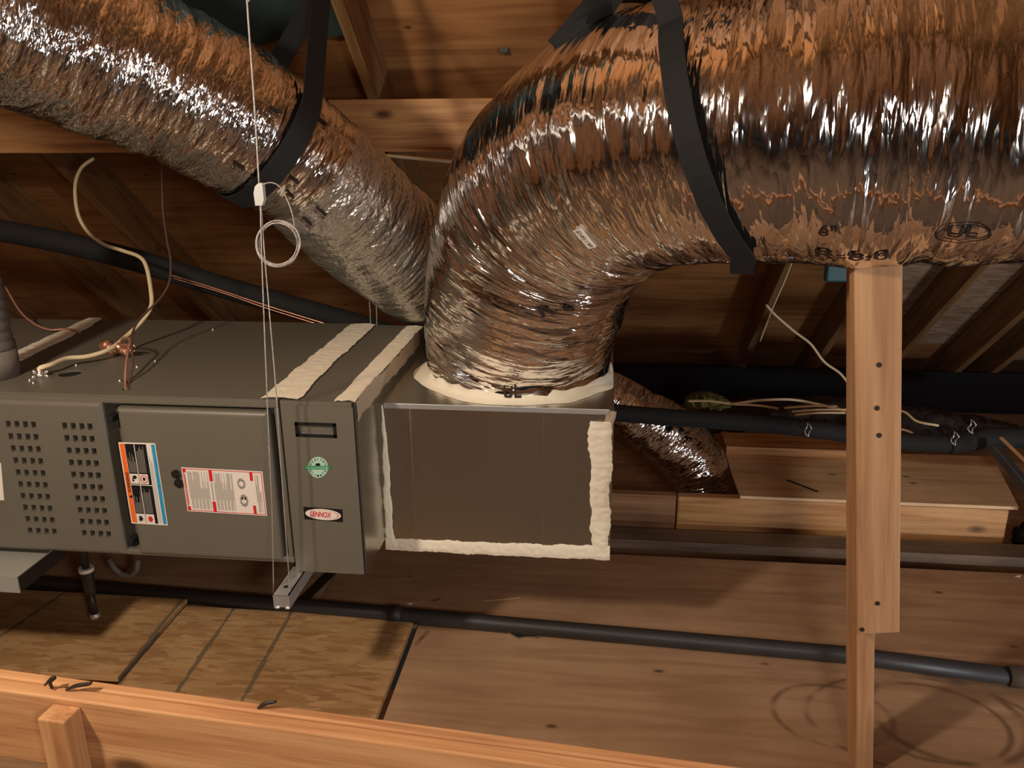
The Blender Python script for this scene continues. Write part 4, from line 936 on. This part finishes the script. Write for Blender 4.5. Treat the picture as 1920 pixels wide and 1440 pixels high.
# wire rope suspension
YW = 1.715
rope = thing('wire_hanger', tuple(PY(487, 360, YW)), 'steel wire rope hanger with gripper and coiled tail in front of furnace', 'wire rope')
_p = PY(458, -90, YW)
MB().tube(spline([Vector((_p.x-0.02, YW, sz(YW)-0.002)), _p, PY(463, 0, YW), PY(477, 200, YW), PY(486, 350, YW)], 6), 0.0020, 6).build('upper_rope', 'steel_wire', rope)
MB().tube(spline([PY(488, 380, YW), PY(491, 490, YW), PY(500, 727, YW), PY(505, 850, YW), PY(510, 960, YW), PY(513, 1112, YW)], 6), 0.0015, 6).build('lower_rope', 'steel_wire', rope)
MB().tube(spline([PY(489, 380, YW+.004), PY(497, 490, YW+.004), PY(517, 727, YW+.004), PY(525, 850, YW), PY(533, 960, YW), PY(544, 1112, YW)], 6), 0.0015, 6).build('lower_rope', 'steel_wire', rope)
g = PY(487, 364, YW); hw, hh = 0.0105, 0.023
prof = [(-hw*0.9, -hh), (hw*0.5, -hh), (hw, -hh*0.5), (hw, hh), (hw*0.2, hh), (-hw*0.6, hh*0.7), (-hw, hh*0.1)]
n = len(prof); mb = MB(); mb.add([(g.x+x, g.y-0.007, g.z+z) for x, z in prof]+[(g.x+x, g.y+0.007, g.z+z) for x, z in prof], [tuple(range(n)), tuple(range(2*n-1, n-1, -1))]+[(i, n+i, n+(i+1) % n, (i+1) % n) for i in range(n)])
tag(mb.build('wire_gripper', 'zinc', rope), 'cast zinc wire gripper')
lp = []
for k in range(130):
    a_ = 2*math.pi*k/32+0.8; ring_ = k/32
    lp.append(PY(521+(39+2.4*math.sin(ring_*2.1))*math.cos(a_)+1.5*math.sin(ring_*3), 455+(41+3*math.cos(ring_*1.7))*math.sin(a_)+ring_, YW+0.004*math.sin(a_*0.5)+0.003*ring_))
MB().tube(spline([PY(490, 350, YW), PY(498, 344, YW-.006), PY(512, 343, YW-.008), PY(526, 352, YW-.006), PY(540, 378, YW), PY(549, 405, YW), PY(552, 425, YW)]+[], 6), 0.0013, 6).build('rope_tail', 'steel_wire', rope)
MB().tube(lp, 0.0014, 6).build('rope_coil', 'steel_wire', rope)
for dx, lab in ((693, 'left'), (705, 'right')):
    line('rear_wire_rope', [PY(dx-1, 560, 2.63), PY(dx+1, 585, 2.63), PY(dx+2, 625, 2.63)], 0.0016, 'steel_wire', '%s of two thin wires dropping behind the furnace below the slimmer duct' % lab, 'wire rope', 6)
# support struts under the cabinets
for x, lab in ((-0.762, 'short metal strut carrying the furnace below the filter cabinet'),):
    wx = 0.0205
    st = thing('support_strut', (x, 1.7, Z0-0.046), lab, 'strut'); z1 = Z0-0.001; z0 = z1-0.041
    mb = MB(); t_ = 0.0025; y0, y1 = 1.69, 2.66
    mb.box((x-wx, y0, z1-t_), (x+wx, y1, z1)); mb.box((x-wx, y0, z0), (x-wx+t_, y1, z1)); mb.box((x+wx-t_, y0, z0), (x+wx, y1, z1)); mb.box((x-wx, y0, z0), (x-wx*0.4, y1, z0+t_)); mb.box((x+wx*0.4, y0, z0), (x+wx, y1, z0+t_))
    mb.box((x-wx+t_, y0+0.004, z0+t_), (x+wx-t_, y0+0.006, z1-t_))
    mb.build('channel', 'galv_bright', st)
    MB().cyl((x, 1.725, z1-0.0004), (x, 1.725, z1+0.0006), 0.006, 14).build('slot_hole', 'cabinet_dark', st)
pn = thing('drain_pan', (-1.9, 2.1, Z0-0.05), 'shallow pale metal pan under the furnace at the left picture edge', 'pan')
xa, xb, ya, yb, z1, z0 = -2.42, -1.456, 1.695, 1.98, Z0+0.004, Z0-0.042
MB().box((xa, ya, z1-0.003), (xb, yb, z1)).build('pan_lid', 'pan_metal', pn); MB().box((xa, ya, z0), (xb, ya+0.003, z1-0.0032)).build('front_lip', 'pan_metal', pn)
mb = MB(); mb.box((xb-0.003, ya+0.0032, z0), (xb, yb, z1-0.0032)); mb.box((xa, ya+0.0032, z0), (xb-0.0032, yb, z0+0.003)); mb.build('pan_tray', 'rust', pn)
# gas drip leg
ga = PY(160, 1052, 2.02)
leg = thing('drip_leg', tuple(PY(178, 1158, 2.02)), 'dark iron drip leg hanging under the furnace', 'pipe')
a0, a1, a2, a3 = PY(160, 1035, 2.02), PY(162, 1070, 2.02), PY(168, 1108, 2.02), PY(177, 1156, 2.02)
x = a1.x
MB().cyl((x, 2.02, ZBm-0.01), (x, 2.02, a1.z), 0.011, 14).build('nipple', 'rust', leg)
MB().tube([(x, 2.02, a1.z+0.008), (x, 2.02, a1.z), (x, 2.02, a2.z), (x, 2.02, a2.z-0.006)], [0.019, 0.0195, 0.0165, 0.0165], 16).build('tee_fitting', 'rust', leg)
MB().cyl((x, 2.02, a2.z-0.004), (x, 2.02, a3.z+0.012), 0.0105, 14).build('nipple', 'rust', leg)
MB().tube([(x, 2.02, a3.z+0.014), (x, 2.02, a3.z), (x, 2.02, a3.z-0.006)], [0.0145, 0.0145, 0.011], 14).build('end_cap', 'galv_bright', leg)
MB().cyl((x, 2.02, a1.z-0.001), (x, 2.02, a1.z+0.010), 0.0215, 16).build('white_sealant_ring', 'white_paper', leg)
# white drain trap behind
tp = PY(236, 1078, 2.2); mb = MB(); mb.tube([tp+Vector((-0.05, 0, 0.055)), tp+Vector((-0.035, 0, 0.02)), tp+Vector((-0.012, 0, 0)), tp+Vector((0.02, 0, 0)), tp+Vector((0.04, 0, 0.02)), tp+Vector((0.05, 0, 0.06))], 0.009, 12)
tag(mb.build('condensate_trap', 'pvc', origin=tp), 'pale curved condensate trap under the furnace belly', 'trap')
# drain pipe across the deck
pa, pb = PZ(600, 1140, 0.0255), PZ(1592, 1228, 0.0255); dv = (pb-pa).normalized()
dp_ = thing('drain_pipe', tuple(pa), 'long black drain pipe lying across the deck below the plenum', 'pipe')
endp = PZ(1893, 1268, 0.0295)
MB().tube([pa-dv*1.8, pa, pb, endp-dv*0.0], 0.0245, 18).build('pipe_run', 'black_pipe', dp_)
MB().tube([endp-dv*0.004, endp+dv*0.16], 0.029, 20).build('coupling', 'pvc', dp_)
MB().tube([endp+dv*0.15, endp+dv*1.5], 0.024, 16).build('pipe_run', 'black_pipe', dp_)
for t_, mt in ((0.16, 'black_pipe'),):
    q = pa+dv*0.25+Vector((0, 0, 0.002)); MB().tube([q-dv*0.02, q+dv*0.02], 0.0272, 18).build('pipe_joint', 'black_pipe', dp_)
# debris on the deck
def flake(name, px, py, z, pts, mat, label, cat, th=0.003, tilt=0.0):
    c = PZ(px, py, z); n = len(pts); mb = MB()
    Vt = [(c.x+x, c.y+y, z+0.0008+tilt*abs(x)) for x, y in pts]
    mb.add(Vt+[(x, y, zz+th) for x, y, zz in Vt], [tuple(range(n-1, -1, -1)), tuple(range(n, 2*n))]+[(i, (i+1) % n, n+(i+1) % n, n+i) for i in range(n)]); return tag(mb.build(name, mat, origin=c), label, cat)
flake('plaster_flake', 985, 1192, 0, [(-0.055, 0.0), (-0.03, 0.018), (0.03, 0.020), (0.06, 0.004), (0.035, -0.014), (0.0, -0.012), (-0.02, -0.022)], 'galv', 'torn grey scrap lying against the drain pipe on the deck', 'scrap', 0.004, 0.10)
flake('paper_scrap', 768, 1134, 0, [(-0.010, 0), (0, 0.012), (0.012, 0.004), (0.004, -0.008)], 'white_paper', 'tiny white scrap behind the drain pipe left of the plenum', 'scrap', 0.002, 0.3)
flake('paper_scrap', 815, 1127, 0, [(-0.018, -0.006), (0.0, 0.004), (0.020, 0.012), (0.012, -0.002), (0.0, -0.008)], 'timber_dull', 'small torn brown scrap behind the drain pipe', 'scrap', 0.002, 0.2)
flake('wood_sliver', 942, 1126, 0, [(-0.06, -0.012), (0.055, 0.018), (0.058, 0.021), (-0.058, -0.009)], 'pale_ply', 'thin pale sliver lying on the deck in the plenum shadow', 'sliver', 0.002)
flake('paper_scrap', 1908, 1082, 0, [(-0.010, -0.004), (0.0, 0.006), (0.012, 0.003), (0.005, -0.007)], 'white_paper', 'tiny bright scrap at the right edge near the grey plank', 'scrap', 0.002, 0.3)
flake('wood_stick', 790, 1195, 0, [(-0.012, -0.04), (0.012, 0.03), (0.018, 0.03), (-0.006, -0.042)], 'timber_dull', 'short stick beside the strand board seam near the drain pipe', 'stick', 0.006)
flake('wood_stick', 1503, 912, zj+0.012, [(-0.045, 0.045), (0.045, -0.05), (0.050, -0.046), (-0.038, 0.047)], 'rust', 'dark diagonal stick lying on the far plywood sheet', 'stick', 0.004)
flake('wood_stick', 590, 1096, 0, [(-0.02, -0.12), (0.03, 0.12), (0.06, 0.12), (0.01, -0.12)], 'rust', 'dark strip of wood on the deck under the filter cabinet', 'stick', 0.01)
# far pipe in black sleeve with elbow
line('sleeved_pipe', [PY(1060, 770, 3.02), PY(1150, 774, 3.02), PY(1260, 783, 3.02), PY(1370, 790, 3.02), PY(1480, 800, 3.02), PY(1600, 815, 3.02), PY(1700, 828, 3.02), PY(1790, 832, 3.02)], 0.033, 'black_foam', 'black foam-sleeved pipe crossing behind the post', 'pipe', 14)
el = PY(1800, 828, 3.02)
line('sleeved_pipe', [el+Vector((-0.04, 0, -0.01)), el+Vector((0.05, 0.01, 0.005)), el+Vector((0.15, 0.02, 0.015)), el+Vector((0.5, 0.0, 0.02))], 0.040, 'black_foam', 'thicker black sleeved fitting at the right end of the far pipe', 'pipe', 14)
for px, py, lab in ((1515, 806, 'pale wire tie round the far sleeved pipe left of the post'), (1790, 822, 'pale wire tie round the far pipe near its right fitting'), (1822, 800, 'pale wire tie standing up behind the right pipe fitting')):
    q = PY(px, py, 2.98); pp = [q+Vector((0.010*math.cos(t_), -0.012*math.sin(t_*3), 0.022*math.sin(t_))) for t_ in np.linspace(0, 6.0, 12)]
    tag(MB().tube(pp, 0.0025, 6).build('cable_tie', 'galv_bright', origin=q), lab, 'tie')
# loose fill and wool behind (uncountable)
def mound(name, path, rx, ry, mat, label, seed, nseg=40, nr=34):
    pts = spline(path, max(8, nseg*3//max(1, len(path)-1))); V = []
    for i, p in enumerate(pts):
        q = i/(len(pts)-1); e = math.sin(math.pi*q)**0.4+0.05
        for k in range(nr):
            a_ = 2*math.pi*k/nr; jj = 1+0.22*float(vnoise(i*0.16, k*0.35, seed))+0.13*float(vnoise(i*0.5, k*0.9, seed+2))+0.07*float(vnoise(i*1.3, k*2.1, seed+4)); V.append(p+Vector((0.012*float(vnoise(i, k, seed+1)), rx*e*jj*math.cos(a_), ry*e*jj*math.sin(a_))))
    mb = MB().add(V, [(i*nr+k, i*nr+(k+1) % nr, i*nr+nr+(k+1) % nr, i*nr+nr+k) for i in range(len(pts)-1) for k in range(nr)], 0, True)
    return tag(mb.build(name, mat, origin=pts[0]), label, 'insulation', kind='stuff')
mound('loose_insulation', [PY(1250, 803, 3.78), PY(1400, 778, 3.78), PY(1600, 780, 3.78), PY(1780, 800, 3.78), PY(1960, 823, 3.78)], 0.17, 0.06, 'fluff', 'heaped dark loose insulation behind the far sleeved pipe', 5, 60)
mound('loose_insulation', [PY(1905, 1010, 3.06), PY(1970, 1025, 3.06), PY(2050, 1035, 3.06)], 0.10, 0.07, 'fluff', 'grey crumbly insulation at the right end of the far joist', 8, 24)
mound('glass_wool', [PY(1285, 752, 3.45), PY(1320, 750, 3.45), PY(1368, 758, 3.45)], 0.06, 0.03, 'yellow_wool', 'tuft of yellow glass wool behind the plenum', 6, 24)
line('far_cable', [PY(1436, 571, 3.4), PY(1455, 592, 3.4), PY(1490, 622, 3.4), PY(1520, 645, 3.38), PY(1545, 678, 3.36), PY(1575, 700, 3.34), PY(1600, 728, 3.32), PY(1650, 760, 3.32), PY(1695, 772, 3.30), PY(1720, 790, 3.28), PY(1760, 798, 3.26)], 0.0052, 'white_cable', 'white cable hanging in an S from the roof behind the post', 'cable')
line('far_cable', [PY(1486, 490, 3.5), PY(1470, 530, 3.52), PY(1448, 580, 3.55), PY(1425, 640, 3.6)], 0.003, 'white_cable', 'thin straight wire running down the rafter left of the post', 'cable')
line('far_cable', [PY(1290, 752, 3.30), PY(1330, 752, 3.25), PY(1375, 757, 3.22), PY(1420, 751, 3.2), PY(1480, 749, 3.2), PY(1530, 757, 3.2), PY(1585, 770, 3.2)], 0.0055, 'white_cable', 'dusty cable arching over the loose insulation left of the post', 'cable')
for k, (a, b) in enumerate((((1470, 765), (1570, 762)), ((1485, 772), (1590, 768)), ((1375, 758), (1460, 766)), ((1490, 778), (1585, 774)), ((1690, 805), (1715, 815)))):
    line('lath_strip', [PY(*a, 3.17-0.02*k), PY((a[0]+b[0])/2, (a[1]+b[1])/2-2, 3.17-0.02*k), PY(*b, 3.17-0.02*k)], 0.0045, 'pale_ply', ('upper pale strip of cable sheath on the insulation', 'middle pale strip of cable sheath on the insulation', 'pale strip of cable sheath left of the bundle', 'lowest pale strip of cable sheath on the insulation', 'pale strip of cable sheath just right of the post')[k], 'strip', 6, 4)
# far short wall of struts at the right edge
q = PY(1560, 511, 3.45); tag(MB().bevbox((q.x-0.02, q.y, q.z-0.04), (q.x+0.09, q.y+0.05, q.z+0.05), 0.008).build('junction_box', 'teal_box', origin=q), 'teal plastic junction box on the roof left of the post', 'box')
for k, ((ax, ay), (bx2, by2), lab) in enumerate((((1862, 838), (2000, 1000), 'dark sloping brace at the lower right edge'), ((1876, 820), (1990, 930), 'thin pale sloping brace at the right edge'))):
    tag(timber('floor_brace', PY(ax, ay, 2.95-0.05*k), PY(bx2, by2, 2.7-0.05*k), 0.03 if k == 0 else 0.014, 0.03 if k == 0 else 0.008, 'black_pipe' if k == 0 else 'timber'), lab, 'brace')
# teal membrane stapled between the rafters at upper left
mb = MB(); nx, ny = 40, 14; V = []
for i in range(nx+1):
    for j in range(ny+1):
        x = -2.15+(1.31)*i/nx; Y = 1.95+0.95*j/ny; V.append((x, Y, sz(Y)-0.03-0.05*math.sin(math.pi*i/nx)+0.012*float(vnoise(i*0.4, j*0.5, 40))))
mb.add(V, [(i*(ny+1)+j, i*(ny+1)+j+1, (i+1)*(ny+1)+j+1, (i+1)*(ny+1)+j) for i in range(nx) for j in range(ny)], 0, True)
tag(mb.build('roof_membrane', 'teal', origin=(-1.5, 1.8, sz(1.8))), 'teal sheet sagging under the roof at upper left', 'sheet')

# ------------------------------------------------------------------ tidy helper properties
for o in bpy.data.objects:
    if '_o' in o: del o['_o']
